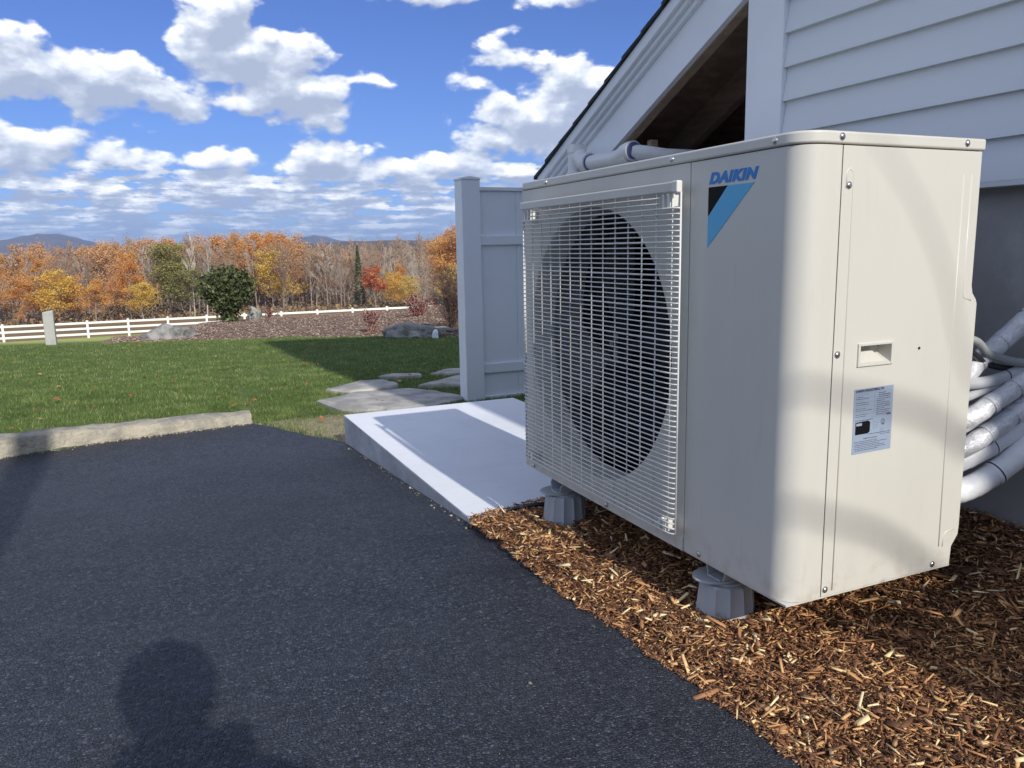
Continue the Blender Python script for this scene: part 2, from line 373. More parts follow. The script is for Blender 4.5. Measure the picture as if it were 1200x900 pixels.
M['jeans'] = mat('blue_jeans', build=stained((.06, .08, .14), (.10, .12, .19), 20, .5, (.85, .95)))
M['skin'] = mat('skin', build=stained((.50, .31, .23), (.44, .26, .19), 12, .4, (.45, .6)))
M['hair'] = mat('brown_hair', (.05, .032, .02), .6)
M['phone'] = mat('phone_shell', (.02, .02, .022), .25)

# ------------------------------------------------------------------ mesh helpers
class MB:
    def __init__(s): s.v = []; s.f = []; s.t = []
    def add(s, vs, fs, tint=None):
        o = len(s.v); s.v += [tuple(v) for v in vs]; s.f += [tuple(i+o for i in f) for f in fs]
        if tint is not None: s.t += [tint]*len(vs)
        return s
    def box(s, x0, x1, y0, y1, z0, z1, mtx=None, tint=None):
        vs = [(x, y, z) for x in (x0, x1) for y in (y0, y1) for z in (z0, z1)]
        if mtx: vs = [tuple(mtx @ Vector(v)) for v in vs]
        return s.add(vs, [(0, 1, 3, 2), (4, 6, 7, 5), (0, 4, 5, 1), (2, 3, 7, 6), (0, 2, 6, 4), (1, 5, 7, 3)], tint)
    def tube(s, pts, rad, n=8, cap=True, tint=None):
        pts = [Vector(p) for p in pts]; rr = rad if isinstance(rad, (list, tuple)) else [rad]*len(pts)
        o = len(s.v); ref = None
        for i, p in enumerate(pts):
            d = (pts[min(i+1, len(pts)-1)] - pts[max(i-1, 0)]).normalized()
            if ref is None: ref = d.orthogonal().normalized()
            ref = (ref - d*ref.dot(d)); ref = ref.normalized() if ref.length > 1e-6 else d.orthogonal().normalized()
            b_ = d.cross(ref)
            for k in range(n):
                a = 2*math.pi*k/n; s.v.append(tuple(p + (ref*math.cos(a) + b_*math.sin(a))*rr[i]))
                if tint is not None: s.t.append(tint)
        for i in range(len(pts)-1):
            for k in range(n):
                a = o+i*n+k; b2 = o+i*n+(k+1) % n
                s.f.append((a, b2, b2+n, a+n))
        if cap:
            s.f.append(tuple(o+k for k in reversed(range(n)))); e = o+(len(pts)-1)*n; s.f.append(tuple(e+k for k in range(n)))
        return s
    def lathe(s, prof, n=24, mtx=None, cap=True):
        vs = []; fs = []
        for r, z in prof:
            for k in range(n): vs.append((r*math.cos(2*math.pi*k/n), r*math.sin(2*math.pi*k/n), z))
        for i in range(len(prof)-1):
            for k in range(n): fs.append((i*n+k, i*n+(k+1) % n, (i+1)*n+(k+1) % n, (i+1)*n+k))
        if cap: fs.append(tuple(reversed(range(n)))); fs.append(tuple((len(prof)-1)*n+k for k in range(n)))
        if mtx: vs = [tuple(mtx @ Vector(v)) for v in vs]
        return s.add(vs, fs)
    def prism(s, poly, axis, a0, a1, tint=None):
        """poly in the two other axes, extruded along axis from a0 to a1"""
        n = len(poly)
        def P(p, a): q = list(p); q.insert(axis, a); return tuple(q)
        return s.add([P(p, a0) for p in poly] + [P(p, a1) for p in poly],
                     [tuple(range(n)), tuple(reversed(range(n, 2*n)))] + [(i, i+n, (i+1) % n+n, (i+1) % n) for i in range(n)], tint)
    def obj(s, name, m, parent=None, smooth=False, bevel=0, base=None, fix=True):
        me = bpy.data.meshes.new(name)
        off = Vector(base) if base is not None else None
        vs = s.v if off is None else [(v[0]-off.x, v[1]-off.y, v[2]-off.z) for v in s.v]
        me.from_pydata(vs, [], s.f); me.validate()
        if s.t and len(s.t) == len(me.vertices):
            a = me.attributes.new('tint', 'FLOAT', 'POINT'); a.data.foreach_set('value', s.t)
        if fix:
            bm = bmesh.new(); bm.from_mesh(me); bmesh.ops.recalc_face_normals(bm, faces=bm.faces); bm.to_mesh(me); bm.free()
        return link(name, me, m, parent, smooth, bevel, off)
def link(name, me, m, parent=None, smooth=False, bevel=0, off=None):
    o = bpy.data.objects.new(name, me); COL.objects.link(o)
    if m: me.materials.append(m)
    if off is not None: o.location = off
    if parent:
        o.parent = parent
        pl = Vector((0, 0, 0)); p = parent
        while p: pl += p.location; p = p.parent
        o.location = Vector(o.location) - pl
    if smooth: me.shade_smooth() if smooth is True else me.set_sharp_from_angle(angle=R(smooth)); 
    if smooth and smooth is not True: me.polygons.foreach_set('use_smooth', [True]*len(me.polygons))
    if bevel:
        b = o.modifiers.new('bevel', 'BEVEL'); b.width = bevel; b.segments = 2; b.limit_method = 'ANGLE'; b.angle_limit = R(40); b.harden_normals = False
    return o
def tag(o, label=None, cat=None, group=None, kind=None):
    for k, v in (('label', label), ('category', cat), ('group', group), ('kind', kind)):
        if v: o[k] = v
    return o
def thing(name, loc, label, cat, group=None):
    o = bpy.data.objects.new(name, None); COL.objects.link(o); o.location = loc; o.empty_display_size = .1
    return tag(o, label, cat, group)
def npmesh(name, V, F, m, tint=None, kind='stuff', parent=None):
    """V (n,3), F (m,k) arrays -> object"""
    me = bpy.data.meshes.new(name); k = F.shape[1]
    me.vertices.add(len(V)); me.vertices.foreach_set('co', V.astype(np.float32).ravel())
    me.loops.add(F.size); me.loops.foreach_set('vertex_index', F.astype(np.int32).ravel())
    me.polygons.add(len(F)); me.polygons.foreach_set('loop_start', np.arange(0, F.size, k, dtype=np.int32))
    me.polygons.foreach_set('loop_total', np.full(len(F), k, dtype=np.int32)) if False else None
    me.update(calc_edges=True)
    if tint is not None:
        a = me.attributes.new('tint', 'FLOAT', 'POINT'); a.data.foreach_set('value', tint.astype(np.float32))
    o = link(name, me, m, parent)
    if kind: o['kind'] = kind
    return o
rng = np.random.default_rng(5)

# ------------------------------------------------------------------ ground heights
PY = [-30, -6, -1, 0, 1.2, 3, 4, 5]; PZ = [.35, .02, -.085, -.13, -.20, -.33, -.37, -.405]
DU = [0, 6.1, 12, 25, 50, 60, 130, 200, 600, 14000]; DZ = [-.37, -.415, -.60, -1.78, -4.15, -4.9, -9.3, -12.8, -18, -18]
def smooth01(t): t = min(1, max(0, t)); return t*t*(3-2*t)
KX = [-9, -6, -3.5, -1.83, -1.45, -1.0, -.53, -.38, -.28, -.17, 0]; KY = [2.6, 3.2, 3.5, 3.66, 3.78, 3.87, 3.95, 3.58, 3.30, 3.05, 3.0]
def terr(x, y):
    zn = float(np.interp(y, PY, PZ))
    d = (x-CAM.x)*math.sin(.30) + (y-CAM.y)*math.cos(.30)
    if y < 3.5: 
        z = zn
    else:
        w = smooth01((y-3.5)/3.5); z = zn*(1-w) + float(np.interp(d, DU, DZ))*w
    if d > 18: z += .022*max(-30, min(30, x))*smooth01((d-18)/30)
    yf = float(np.interp(x, KX, KY))
    if x > -.4 and y < 1.3: z -= .10*smooth01((x+.35)/.12)*smooth01((1.3-y)/.2)
    if x < .1 and y > -7: z -= .05*smooth01((yf-y)/.12+.2)*smooth01((-.10-x)/.1)
    if y > yf and x < -.4: z += .075*smooth01((y-yf-.03)/.13)*(1-smooth01((y-5)/2.5))*smooth01((-.45-x)/.25)
    return z
def ysm(x, y, k=1.0):  # small unevenness
    return k*(.02*noise.noise(Vector((x*.7, y*.7, 3))) + .008*noise.noise(Vector((x*3, y*3, 1))))

def polar(name, r0, r1, nr, na, m, dz=0):
    V = []; F = []
    rs = np.geomspace(r0, r1, nr)
    for r in rs:
        for k in range(na):
            a = 2*math.pi*k/na; x = CAM.x + r*math.sin(a); y = CAM.y + r*math.cos(a)
            V.append((x, y, terr(x, y) + dz + (ysm(x, y) if r > 5.5 else 0)))
    for i in range(nr-1):
        for k in range(na):
            F.append((i*na+k, i*na+(k+1) % na, (i+1)*na+(k+1) % na, (i+1)*na+k))
    mb = MB(); mb.v = V; mb.f = F
    if r0 < .3: mb.f.append(tuple(range(na)))
    o = mb.obj(name, m, smooth=True); return tag(o, kind='structure')
polar('lawn', .2, 61, 90, 240, M['lawn'])
polar('valley', 61, 14000, 40, 240, M['valley'])

# driveway
def yfront(x): return float(np.interp(x, KX, KY))
def zasph(x, y): return float(np.interp(y, PY, PZ)) + .012 + .006*noise.noise(Vector((x*1.3, y*1.3, 0)))
V = []; F = []; nu, nv = 150, 190
for i in range(nu+1):
    u = 1-(1-i/nu)**1.6
    x0 = -9 + u*(9-.172)
    for j in range(nv+1):
        v = 1-(1-j/nv)**1.3
        y = -7 + v*(yfront(x0)+7)
        e = .012*noise.noise(Vector((3.1, y*6, 0))) + .006*noise.noise(Vector((1.1, y*25, 0)))
        e2 = .014*noise.noise(Vector((x0*7, 2.2, 0))) + .007*noise.noise(Vector((x0*26, 0, 0)))
        x = x0 + e*(u**6); yy = y + e2*(v**8)
        z = zasph(x, yy)
        if i == nu or j == nv: z -= .03
        elif i == nu-1 or j == nv-1: z -= .002
        V.append((x, yy, z))
for i in range(nu):
    for j in range(nv):
        a = i*(nv+1)+j; F.append((a, a+nv+1, a+nv+2, a+1))
mb = MB(); mb.v = V; mb.f = F
driveway = tag(mb.obj('driveway', M['asphalt'], smooth=True), kind='structure')

def octs(P, size, tint, flat=.7):
    """small irregular octahedral stones at P"""
    n = len(P); base = np.array([(1, 0, 0), (-1, 0, 0), (0, 1, 0), (0, -1, 0), (0, 0, 1), (0, 0, -1)], float)
    B = base[None]*(size[:, None, None]*rng.uniform(.6, 1.3, (n, 6, 1))); B[..., 2] *= flat
    a = rng.uniform(0, 6.28, n); c, s_ = np.cos(a), np.sin(a)
    X = B[..., 0]*c[:, None]-B[..., 1]*s_[:, None]; Y = B[..., 0]*s_[:, None]+B[..., 1]*c[:, None]
    V = np.stack([X, Y, B[..., 2]], -1)+P[:, None]
    f = np.array([(0, 2, 4), (2, 1, 4), (1, 3, 4), (3, 0, 4), (2, 0, 5), (1, 2, 5), (3, 1, 5), (0, 3, 5)])
    F = (f[None]+(np.arange(n)*6)[:, None, None]).reshape(-1, 3)
    return V.reshape(-1, 3), F, np.repeat(tint, 6)
# loose-looking aggregate in the asphalt surface near the viewer
n = 70000
yy = -1.0 + 3.9*rng.random(n)**1.35; xx = -.175 - (1.75+.1*yy)*rng.random(n)**1.0
keep = yy < np.interp(xx, KX, KY)-.03; xx, yy = xx[keep], yy[keep]
zz = np.array([zasph(a, b) for a, b in zip(xx, yy)])
V_, F_, T_ = octs(np.stack([xx, yy, zz-.0008], -1), rng.uniform(.0013, .0034, len(xx)), rng.random(len(xx)))
npmesh('asphalt_aggregate', V_, F_, M['aggregate'], T_)
# gravel crumbs where the asphalt meets the kerb and the soil
P = []
for _ in range(800):
    x = rnd.uniform(-2.6, -.9) if rnd.random() < .8 else rnd.uniform(-1.0, -.5)
    y = yfront(x) + rnd.gauss(-.015, .022); P.append((x, y, zasph(x, y)+.001))
for _ in range(60):
    y = 1.15+1.85*rnd.random()**1.5; P.append((-.185-abs(rnd.gauss(0, .015)), y, zasph(-.19, y)+.001))
for _ in range(6):
    x, y = rnd.uniform(-2.4, -.25), rnd.uniform(-.5, 3.6); P.append((x, min(y, yfront(x)-.05), zasph(x, y)+.0015))
P = np.array(P); V_, F_, T_ = octs(P, rng.uniform(.0025, .0085, len(P))*np.where(np.arange(len(P)) < 2000, 1, .5), rng.random(len(P))**1.3)
npmesh('gravel', V_, F_, M['pebble'], T_)

# kerb stone along the lawn
def kerb(name, x0, x1, label):
    V = []; F = []; n = max(8, int((x1-x0)*26))
    prof = [(0, -.06), (.004, .55), (.018, .92), (.05, 1.0), (.10, 1.03), (.145, .98), (.165, .8), (.17, -.06)]
    for i in range(n+1):
        x = x0 + (x1-x0)*i/n; yb = yfront(x) + .004; h = float(np.interp(x, [-4, -1.83, -1.0, -.53], [.11, .095, .07, .055]))
        for k, (dy, dz) in enumerate(prof):
            q = Vector((x*9, dy*30, dz*2)); j = noise.noise(q)*.011 + noise.noise(q*3.1)*.005
            z0 = float(np.interp(yb, PY, PZ))
            V.append((x+j*.5, yb+dy*1.05+j, z0+.012+dz*h+j*.7))
    m_ = len(prof)
    for i in range(n):
        for k in range(m_-1): a = i*m_+k; F.append((a, a+1, a+m_+1, a+m_))
    F.append(tuple(range(m_))); F.append(tuple(reversed(range(n*m_, (n+1)*m_))))
    mb = MB(); mb.v = V; mb.f = F
    return mb.obj(name, M['kerb'], smooth=50, base=((x0+x1)/2, yfront((x0+x1)/2), -.36))
tag(kerb('kerb_stone', -2.62, -.545, ''), 'long rough tan granite kerb stone between the asphalt and the lawn', 'kerb stone')

# ------------------------------------------------------------------ concrete pad
base = (.31, 2.08, -.45)
pad = MB().box(-.18, .798, 1.152, 3.0, -.55, -.165).obj('pad_block', M['concrete'])
pad.data.materials.append(M['formed'])
for p in pad.data.polygons:
    if abs(p.normal.z) < .5: p.material_index = 1
b = pad.modifiers.new('bevel', 'BEVEL'); b.width = .006; b.segments = 2
pad.name = 'concrete_pad'; tag(pad, kind='structure')
bm = bmesh.new(); bm.from_mesh(pad.data); bmesh.ops.subdivide_edges(bm, edges=bm.edges, cuts=3, use_grid_fill=True); bm.to_mesh(pad.data); bm.free()

# ------------------------------------------------------------------ mulch
def zm(x, y):
    a = float(np.interp(x, [-.30, -.19, -.12, 0, .30, .50, .66, .82], [-.03, 0, .016, .020, .028, .044, .105, .150]))
    z = float(np.interp(y, [-4, -.6, 0, .3, .95, 1.15], [-.13, -.118, -.140, -.147, -.150, -.164])) + a
    if y > .6: z = z - max(0, a-.03)*smooth01((y-.6)/.5)*.8
    return z + .010*noise.noise(Vector((x*7, y*7, 5))) + .006*noise.noise(Vector((x*19, y*19, 2)))
V = []; F = []; nx, ny = 60, 260
for i in range(nx+1):
    for j in range(ny+1):
        x = -.190 + i/nx*.995; y = -4 + j/ny*5.165
        if i == 0: z = zasph(x, y)-.02
        else: z = zm(x + .01*noise.noise(Vector((0, y*8, 9))), y)-.006
        V.append((x, y, z))
for i in range(nx):
    for j in range(ny): a = i*(ny+1)+j; F.append((a, a+ny+1, a+ny+2, a+1))
mb = MB(); mb.v = V; mb.f = F
tag(mb.obj('mulch_ground', M['soil'], smooth=True), kind='structure')
def chips(n, L0, L1, W0, W1, seed, lo, hi, lift):
    r = np.random.default_rng(seed)
    y = -.62 + 1.80*r.random(n); x = -.225 + 1.02*r.random(n)
    # ragged edge with the asphalt
    ed = np.array([-.198+.018*noise.noise(Vector((0, v*5, 9)))+.016*noise.noise(Vector((0, v*22, 3))) for v in y])
    keep = x > ed; x, y = x[keep], y[keep]; n = len(x)
    z = np.array([max(zm(a, b), zasph(a, b)+.001 if a < -.165 else -9) for a, b in zip(x, y)]) + lift*r.random(n)*np.clip((x+.215)/.05, .25, 1)
    L = L0+(L1-L0)*r.random(n)**2.2; W = W0+(W1-W0)*r.random(n)**1.5; W = np.minimum(W, L*.6); H = np.minimum(W*.45, .0035)*r.uniform(.5, 1.2, n)
    B = np.array([(sx, sy, sz) for sx in (-1, 1) for sy in (-1, 1) for sz in (-1, 1)], float)
    V = np.empty((n, 8, 3)); tx = r.uniform(.25, 1.1, (n, 1))
    tap = np.where(B[None, :, 0] > 0, tx, 1.0)
    V[..., 0] = B[None, :, 0]*L[:, None]/2*(1+.14*r.standard_normal((n, 8))); V[..., 1] = B[None, :, 1]*W[:, None]/2*tap; V[..., 2] = B[None, :, 2]*H[:, None]/2
    V[..., 2] += (r.uniform(-.06, .06, (n, 1)))*np.abs(V[..., 0])*1.5
    a = r.uniform(0, 2*np.pi, n); t1 = r.normal(0, .28, n); t2 = r.normal(0, .45, n)
    def rot(V, i, j, t):
        c, s_ = np.cos(t)[:, None], np.sin(t)[:, None]; A, Bc = V[..., i].copy(), V[..., j].copy(); V[..., i] = A*c-Bc*s_; V[..., j] = A*s_+Bc*c
    rot(V, 1, 2, t2); rot(V, 0, 2, t1); rot(V, 0, 1, a)
    V += np.stack([x, y, z + np.abs(np.sin(t1))*L*.25], -1)[:, None]
    f = np.array([(0, 1, 3, 2), (4, 6, 7, 5), (0, 4, 5, 1), (2, 3, 7, 6), (0, 2, 6, 4), (1, 5, 7, 3)])
    F = (f[None]+(np.arange(n)*8)[:, None, None]).reshape(-1, 4)
    return V.reshape(-1, 3), F, np.repeat(lo+(hi-lo)*r.random(n), 8)
parts = [chips(62000, .003, .015, .0010, .0042, 1, 0, .66, .004), chips(42000, .006, .024, .0012, .0048, 2, .0, .84, .008), chips(5200, .012, .036, .0018, .0065, 3, .25, .98, .013), chips(420, .025, .052, .004, .010, 4, .5, 1.0, .016), chips(200, .022, .045, .009, .018, 5, .15, .6, .012)]
off = 0; VV, FF, TT = [], [], []
for v, f, t in parts: VV.append(v); FF.append(f+off); TT.append(t); off += len(v)
npmesh('wood_chips', np.concatenate(VV), np.concatenate(FF), M['chip'], np.concatenate(TT))
# coarser chips on the strip of bed behind the viewer

# ================================================================== heat pump
UW, UD = 1.146, .452
hp = thing('heat_pump', (.226, .573, 0), 'large cream outdoor heat pump with wire fan guard, blue logo and sunlit side', 'heat pump')
def arc(cx, cy, r, a0, a1, n=8): return [(cx+r*math.cos(R(a0+(a1-a0)*i/n)), cy+r*math.sin(R(a0+(a1-a0)*i/n))) for i in range(n+1)]
# service panel that wraps round the near front corner
rc = .047
outer = [(0, .3175)] + arc(rc, rc, rc, 180, 270, 12) + [(.0860, 0)]
inner = [(.0860, .0025)] + [(x, y) for x, y in arc(rc, rc, rc-.0025, 270, 180, 12)] + [(.0025, .3175)]
MB().prism(outer+inner, 2, .003, .8485).obj('corner_panel', M['paint'], hp, smooth=40, bevel=.0008)
# fan panel with round opening
cy, cz, RR = .737, .424, .357
y0, y1, z0, z1 = .3195, UW-.004, .003, .8485
angs = sorted([math.atan2(z-cz, y-cy) % (2*math.pi) for y in (y0, y1) for z in (z0, z1)] + [2*math.pi*k/72 for k in range(72)])
mb = MB(); n = len(angs); V = []
for a in angs:
    c, s = math.cos(a), math.sin(a)
    t = min(((y1-cy)/c if c > 1e-6 else 1e9), ((y0-cy)/c if c < -1e-6 else 1e9), ((z1-cz)/s if s > 1e-6 else 1e9), ((z0-cz)/s if s < -1e-6 else 1e9))
    V += [(0, cy+t*c, cz+t*s), (.0, cy+RR*1.03*c, cz+RR*1.03*s), (.004, cy+RR*1.0*c, cz+RR*1.0*s), (.014, cy+RR*.985*c, cz+RR*.985*s), (.075, cy+RR*.975*c, cz+RR*.975*s), (.02, cy+t*c, cz+t*s)]
F = []
for i in range(n):
    j = (i+1) % n
    for k in range(4): F.append((i*6+k, j*6+k, j*6+k+1, i*6+k+1))
    F.append((i*6, i*6+5, j*6+5, j*6))
mb.v, mb.f = V, F
fp = mb.obj('fan_panel', M['paint'], hp, smooth=35)
MB().box(-.0022, 0, y0+.001, y1-.001, .0, .030).obj('fan_panel_lip', M['paint'], fp, bevel=.0012)
# far side, back and base
MB().box(.003, UD-.002, UW-.004, UW, .003, .848).obj('end_panel', M['paint'], hp, bevel=.001)
MB().box(.002, UD, .002, UW-.002, -.001, .0025).obj('base_pan', M['paint'], hp)
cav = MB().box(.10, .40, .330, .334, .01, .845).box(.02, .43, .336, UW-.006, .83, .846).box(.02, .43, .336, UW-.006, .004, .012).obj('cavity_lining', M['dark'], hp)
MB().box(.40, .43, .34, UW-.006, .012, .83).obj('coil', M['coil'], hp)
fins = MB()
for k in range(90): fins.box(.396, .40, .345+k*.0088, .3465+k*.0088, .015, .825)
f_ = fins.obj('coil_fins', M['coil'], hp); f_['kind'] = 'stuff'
# back corner column and side panel
MB().box(UD-.012, UD, .33, UW-.004, .78, .848).box(UD-.012, UD, .004, .33, .003, .848).obj('back_panel', M['paint'], hp, bevel=.001)
sp_poly = [(.0880, .003), (.449, .003), (.4515, .043), (.469, .066), (.4705, .085), (.4705, .553), (.467, .562), (.4555, .575), (.4515, .590), (.4515, .8485), (.0880, .8485)]
panel = MB().prism(sp_poly, 1, 0, .004).obj('side_panel', M['paint'], None, bevel=0)
cut = MB().box(.153, .2345, -.02, .03, .4535, .4885).obj('cut', None)
bo = panel.modifiers.new('b', 'BOOLEAN'); bo.object = cut; bo.operation = 'DIFFERENCE'; bo.solver = 'EXACT'
dg = bpy.context.evaluated_depsgraph_get(); me2 = bpy.data.meshes.new_from_object(panel.evaluated_get(dg))
bpy.data.objects.remove(panel); bpy.data.objects.remove(cut)
panel = link('side_panel', me2, None, hp, bevel=.0012); 
if not me2.materials: me2.materials.append(M['paint'])
# return flange of the side panel towards the back
MB().box(.449, .4515, .004, .05, .004, .845).box(.4515, .4703, .0042, .05, .07, .565).obj('side_flange', M['paint'], panel, bevel=.001)
# embossed lines
def ridge(pts, r=.0011): return MB().tube([(x, .0013, z) for x, z in pts], .0022, 10)
for pts in ([(.404, .805), (.406, .45), (.412, .049)], [(.4265, .805), (.4265, .578), (.430, .567), (.452, .561)], [(.423, .047), (.4235, .068), (.432, .078), (.455, .080)],
            [(.1155, .012), (.1155, .800), (.112, .806), (.1065, .809), (.101, .806), (.0985, .800), (.0985, .775)]):
    ridge(pts).obj('embossed_line', M['paint'], panel, smooth=True)
# recessed handle
hd = MB()
hd.box(.148, .1535, -.0035, .001, .449, .493).box(.234, .2395, -.0035, .001, .449, .493).box(.1537, .2338, -.0035, .001, .488, .493).box(.1537, .2338, -.0035, .001, .449, .454)
hd.add([(.153, .0, .454), (.234, .0, .454), (.234, .030, .470), (.153, .030, .466), (.153, 0, .489), (.234, 0, .489), (.234, .030, .489), (.153, .030, .489)],
       [(0, 1, 2, 3), (3, 2, 6, 7), (0, 3, 7, 4), (1, 5, 6, 2), (4, 7, 6, 5)])
hd.add([(.160, .002, .4545), (.226, .002, .4545), (.206, .024, .478), (.157, .024, .474)], [(0, 1, 2, 3)])
hd.obj('handle', M['paint'], panel, bevel=.001)
MB().lathe([(.0028, 0), (.0028, .0006)], 10, Matrix.Translation((.312, -.0008, .474)) @ Matrix.Rotation(R(90), 4, 'X')).obj('screw_hole', M['hole'], panel)
# lid
e = .004
lid = [(UD+e, -e)] + [(UD+e, UW+e)] + arc(.02, UW-.02, .02+e, 90, 180, 5) + arc(rc, rc, rc+e, 180, 270, 12)
top = MB().prism(lid, 2, .8500, .8720)
lo_ = top.obj('lid', M['paint'], hp, smooth=40, bevel=.004)
lo_.modifiers['bevel'].segments = 3
MB().prism([(x if x < .4 else x-.006, y) for x, y in [(UD-.002, .002), (UD-.002, UW-.002), (.004, UW-.002), (.004, .06), (.06, .004)]], 2, .8455, .8500).obj('lid_gasket', M['hole'], hp)
# screws
sm = MB().lathe([(.0001, .0032), (.0028, .0031), (.0046, .0024), (.0056, .0010), (.0066, .0008), (.0068, 0)], 16, cap=False)
sm.box(-.0030, .0030, -.0005, .0005, .0030, .0034).box(-.0005, .0005, -.0030, .0030, .0030, .00345)
scr = sm.obj('screw', M['screw'], None, smooth=35); scr_me = scr.data; bpy.data.objects.remove(scr)
def screw(parent, loc, face):
    o = bpy.data.objects.new('screw', scr_me); COL.objects.link(o); o.parent = parent
    pl = Vector((0, 0, 0)); p = parent
    while p: pl += p.location; p = p.parent
    o.location = Vector(loc)-pl
    o.rotation_euler = (R(90), rnd.uniform(0, 3), 0) if face == 'side' else (0, R(-90), 0)
    return o
for x, z in ((.079, .862), (.401, .862)): screw(lo_, (x, -e-.0003, z), 'side')
for y in (.071, .381, .978): screw(lo_, (-e-.0003, y, .861), 'front')
for x, z in ((.1045, .78), (.0975, .476), (.097, .017), (.396, .013)): screw(panel, (x, -.0005, z), 'side')
for y in (1.08, .647): screw(hp, (-.005, y, .0125), 'front')
screw(hp, (-.0005, .264, .0125), 'front')

# wire guard
gr = MB().box(-.0370, -.0245, .3145, 1.083, .7890, .8110).obj('fan_guard', M['paint'], hp, bevel=.003)
MB().box(-.0385, -.0240, .3130, .3330, .7875, .8122).obj('guard_end_cap', M['wire'], gr, bevel=.003)
pth = [(-.0262, .3152, 0), (-.0305, .3168, 0), (-.0345, .3225, 0), (-.0362, .331, 0), (-.0370, .345, 0), (-.038, .50, 0), (-.0385, .70, 0), (-.038, .90, 0), (-.0370, 1.055, 0), (-.0355, 1.070, 0), (-.031, 1.078, 0), (-.0262, 1.0805, 0)]
def wiremesh(pts, r, nm):
    o = MB().tube(pts, r, 6).obj(nm, M['wire'], None, smooth=True); me = o.data; bpy.data.objects.remove(o); return me
wthin, wthick = wiremesh(pth, .0016, 'wire'), wiremesh(pth, .0022, 'wire')
ppth = [(p[0], p[1], 0) for p in pth if .372 < p[1] < 1.02]; ppth = [(-.0372, .372, 0)] + ppth + [(-.0374, 1.02, 0)]
wshort = wiremesh(ppth, .0016, 'wire')
gl = gr.location + hp.location
def wire(me, z=0, x=0, y=0):
    o = bpy.data.objects.new('wire', me); COL.objects.link(o); o.parent = gr; o.location = Vector((x, y, z))-gl
nw = 65; pitch = (.7715-.044)/62.5
for k in range(-2, nw):
    z = .7565 - k*pitch
    if z < .043: break
    if k < 0: wire(wshort, z)
    else: wire(wthick if k % 6 == 0 else wthin, z)
    zlast = z
low = k
vm = wiremesh([(0, 0, zlast-.002), (0, 0, .789)], .0016, 'wire'); vm2 = wiremesh([(0, 0, zlast-.002), (0, 0, .789)], .0023, 'wire')
wire(vm2, 0, -.0268, .3142); wire(vm2, 0, -.0268, 1.0820)
ys = [.3345 + k*(1.062-.3345)/13 for k in range(14)]
for y in ys: wire(vm, 0, -.0345 if .35 < y < 1.05 else -.033, y)
for (ya, yb) in ((.345, .372), (1.035, 1.062)):
    for (za, zb) in ((.757, .787), (zlast-.004, zlast+.022)):
        MB().box(-.034, -.020, ya, ya+.008, za, zb).box(-.034, -.020, yb-.006, yb, za, zb).box(-.026, -.001, ya+.002, yb-.002, za+.004, zb-.002).obj('guard_clip', M['wire'], gr, bevel=.001)
# fan
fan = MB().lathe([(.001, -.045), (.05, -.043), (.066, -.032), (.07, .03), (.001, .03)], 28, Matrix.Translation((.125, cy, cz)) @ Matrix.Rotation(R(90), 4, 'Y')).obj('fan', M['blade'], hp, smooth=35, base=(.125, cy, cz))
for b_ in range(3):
    V = []; F = []; nr, na = 10, 10
    for i in range(nr+1):
        r = .066 + (.318-.066)*i/nr; sweep = R(24)*(i/nr)**1.5
        for j in range(na+1):
            u = j/na; a = R(120)*b_ + R(20) + sweep + R(88-8*i/nr)*(u-.5)
            xx = .125 + (u-.5)*-.10*(1-.25*i/nr) + .012*math.sin(u*math.pi)
            V.append((xx, cy+r*math.cos(a), cz+r*math.sin(a)))
    for i in range(nr):
        for j in range(na): a = i*(na+1)+j; F.append((a, a+1, a+na+2, a+na+1))
    mb = MB(); mb.v, mb.f = V, F
    o = mb.obj('blade', M['blade'], fan, smooth=True); sdf = o.modifiers.new('s', 'SOLIDIFY'); sdf.thickness = .004
MB().lathe([(.011, -.060), (.011, -.045)], 6, Matrix.Translation((.125, cy, cz)) @ Matrix.Rotation(R(90), 4, 'Y')).box(.078, .083, cy-.011, cy+.011, cz-.052, cz+.03).obj('hub_nut', M['brass_hub'], fan)
MB().box(.30, .33, cy-.10, cy-.07, .012, .83).box(.30, .33, cy+.07, cy+.10, .012, .83).obj('motor_stand', M['brass_hub'], hp)

# logo and lettering
def text(body, size, m, name, parent, mtx, bold=0, shear=0, extr=.0004, width=None, space=1.0):
    cu = bpy.data.curves.new(name, 'FONT'); cu.body = body; cu.size = size; cu.extrude = extr; cu.offset = bold; cu.shear = shear; cu.space_character = space
    t = bpy.data.objects.new(name, cu); COL.objects.link(t); dg = bpy.context.evaluated_depsgraph_get()
    me = bpy.data.meshes.new_from_object(t.evaluated_get(dg)); bpy.data.objects.remove(t)
    if width:
        xs = [v.co.x for v in me.vertices]; k = width/(max(xs)-min(xs)); x0 = min(xs)
        for v in me.vertices: v.co.x = (v.co.x-x0)*k
    me.transform(mtx); me.materials.clear()
    return link(name, me, m, parent)
Tf = Matrix(((0, 0, -1, -.0006), (-1, 0, 0, .2575), (0, 1, 0, .8010), (0, 0, 0, 1)))
logo = MB().prism([(.1995, .7935), (.1250, .7935), (.2585, .6745), (.2585, .7355)], 0, -.0009, .0001).obj('logo', M['logo_sky'], hp)
logo.name = 'logo'
MB().prism([(.2585, .7935), (.2005, .7935), (.2585, .7370)], 0, -.0009, .0001).obj('logo_triangle', M['logo_black'], logo)
text('DAIKIN', .0285, M['logo_blue'], 'logo_lettering', logo, Tf, bold=.0016, shear=.28, width=.1435, space=1.10)
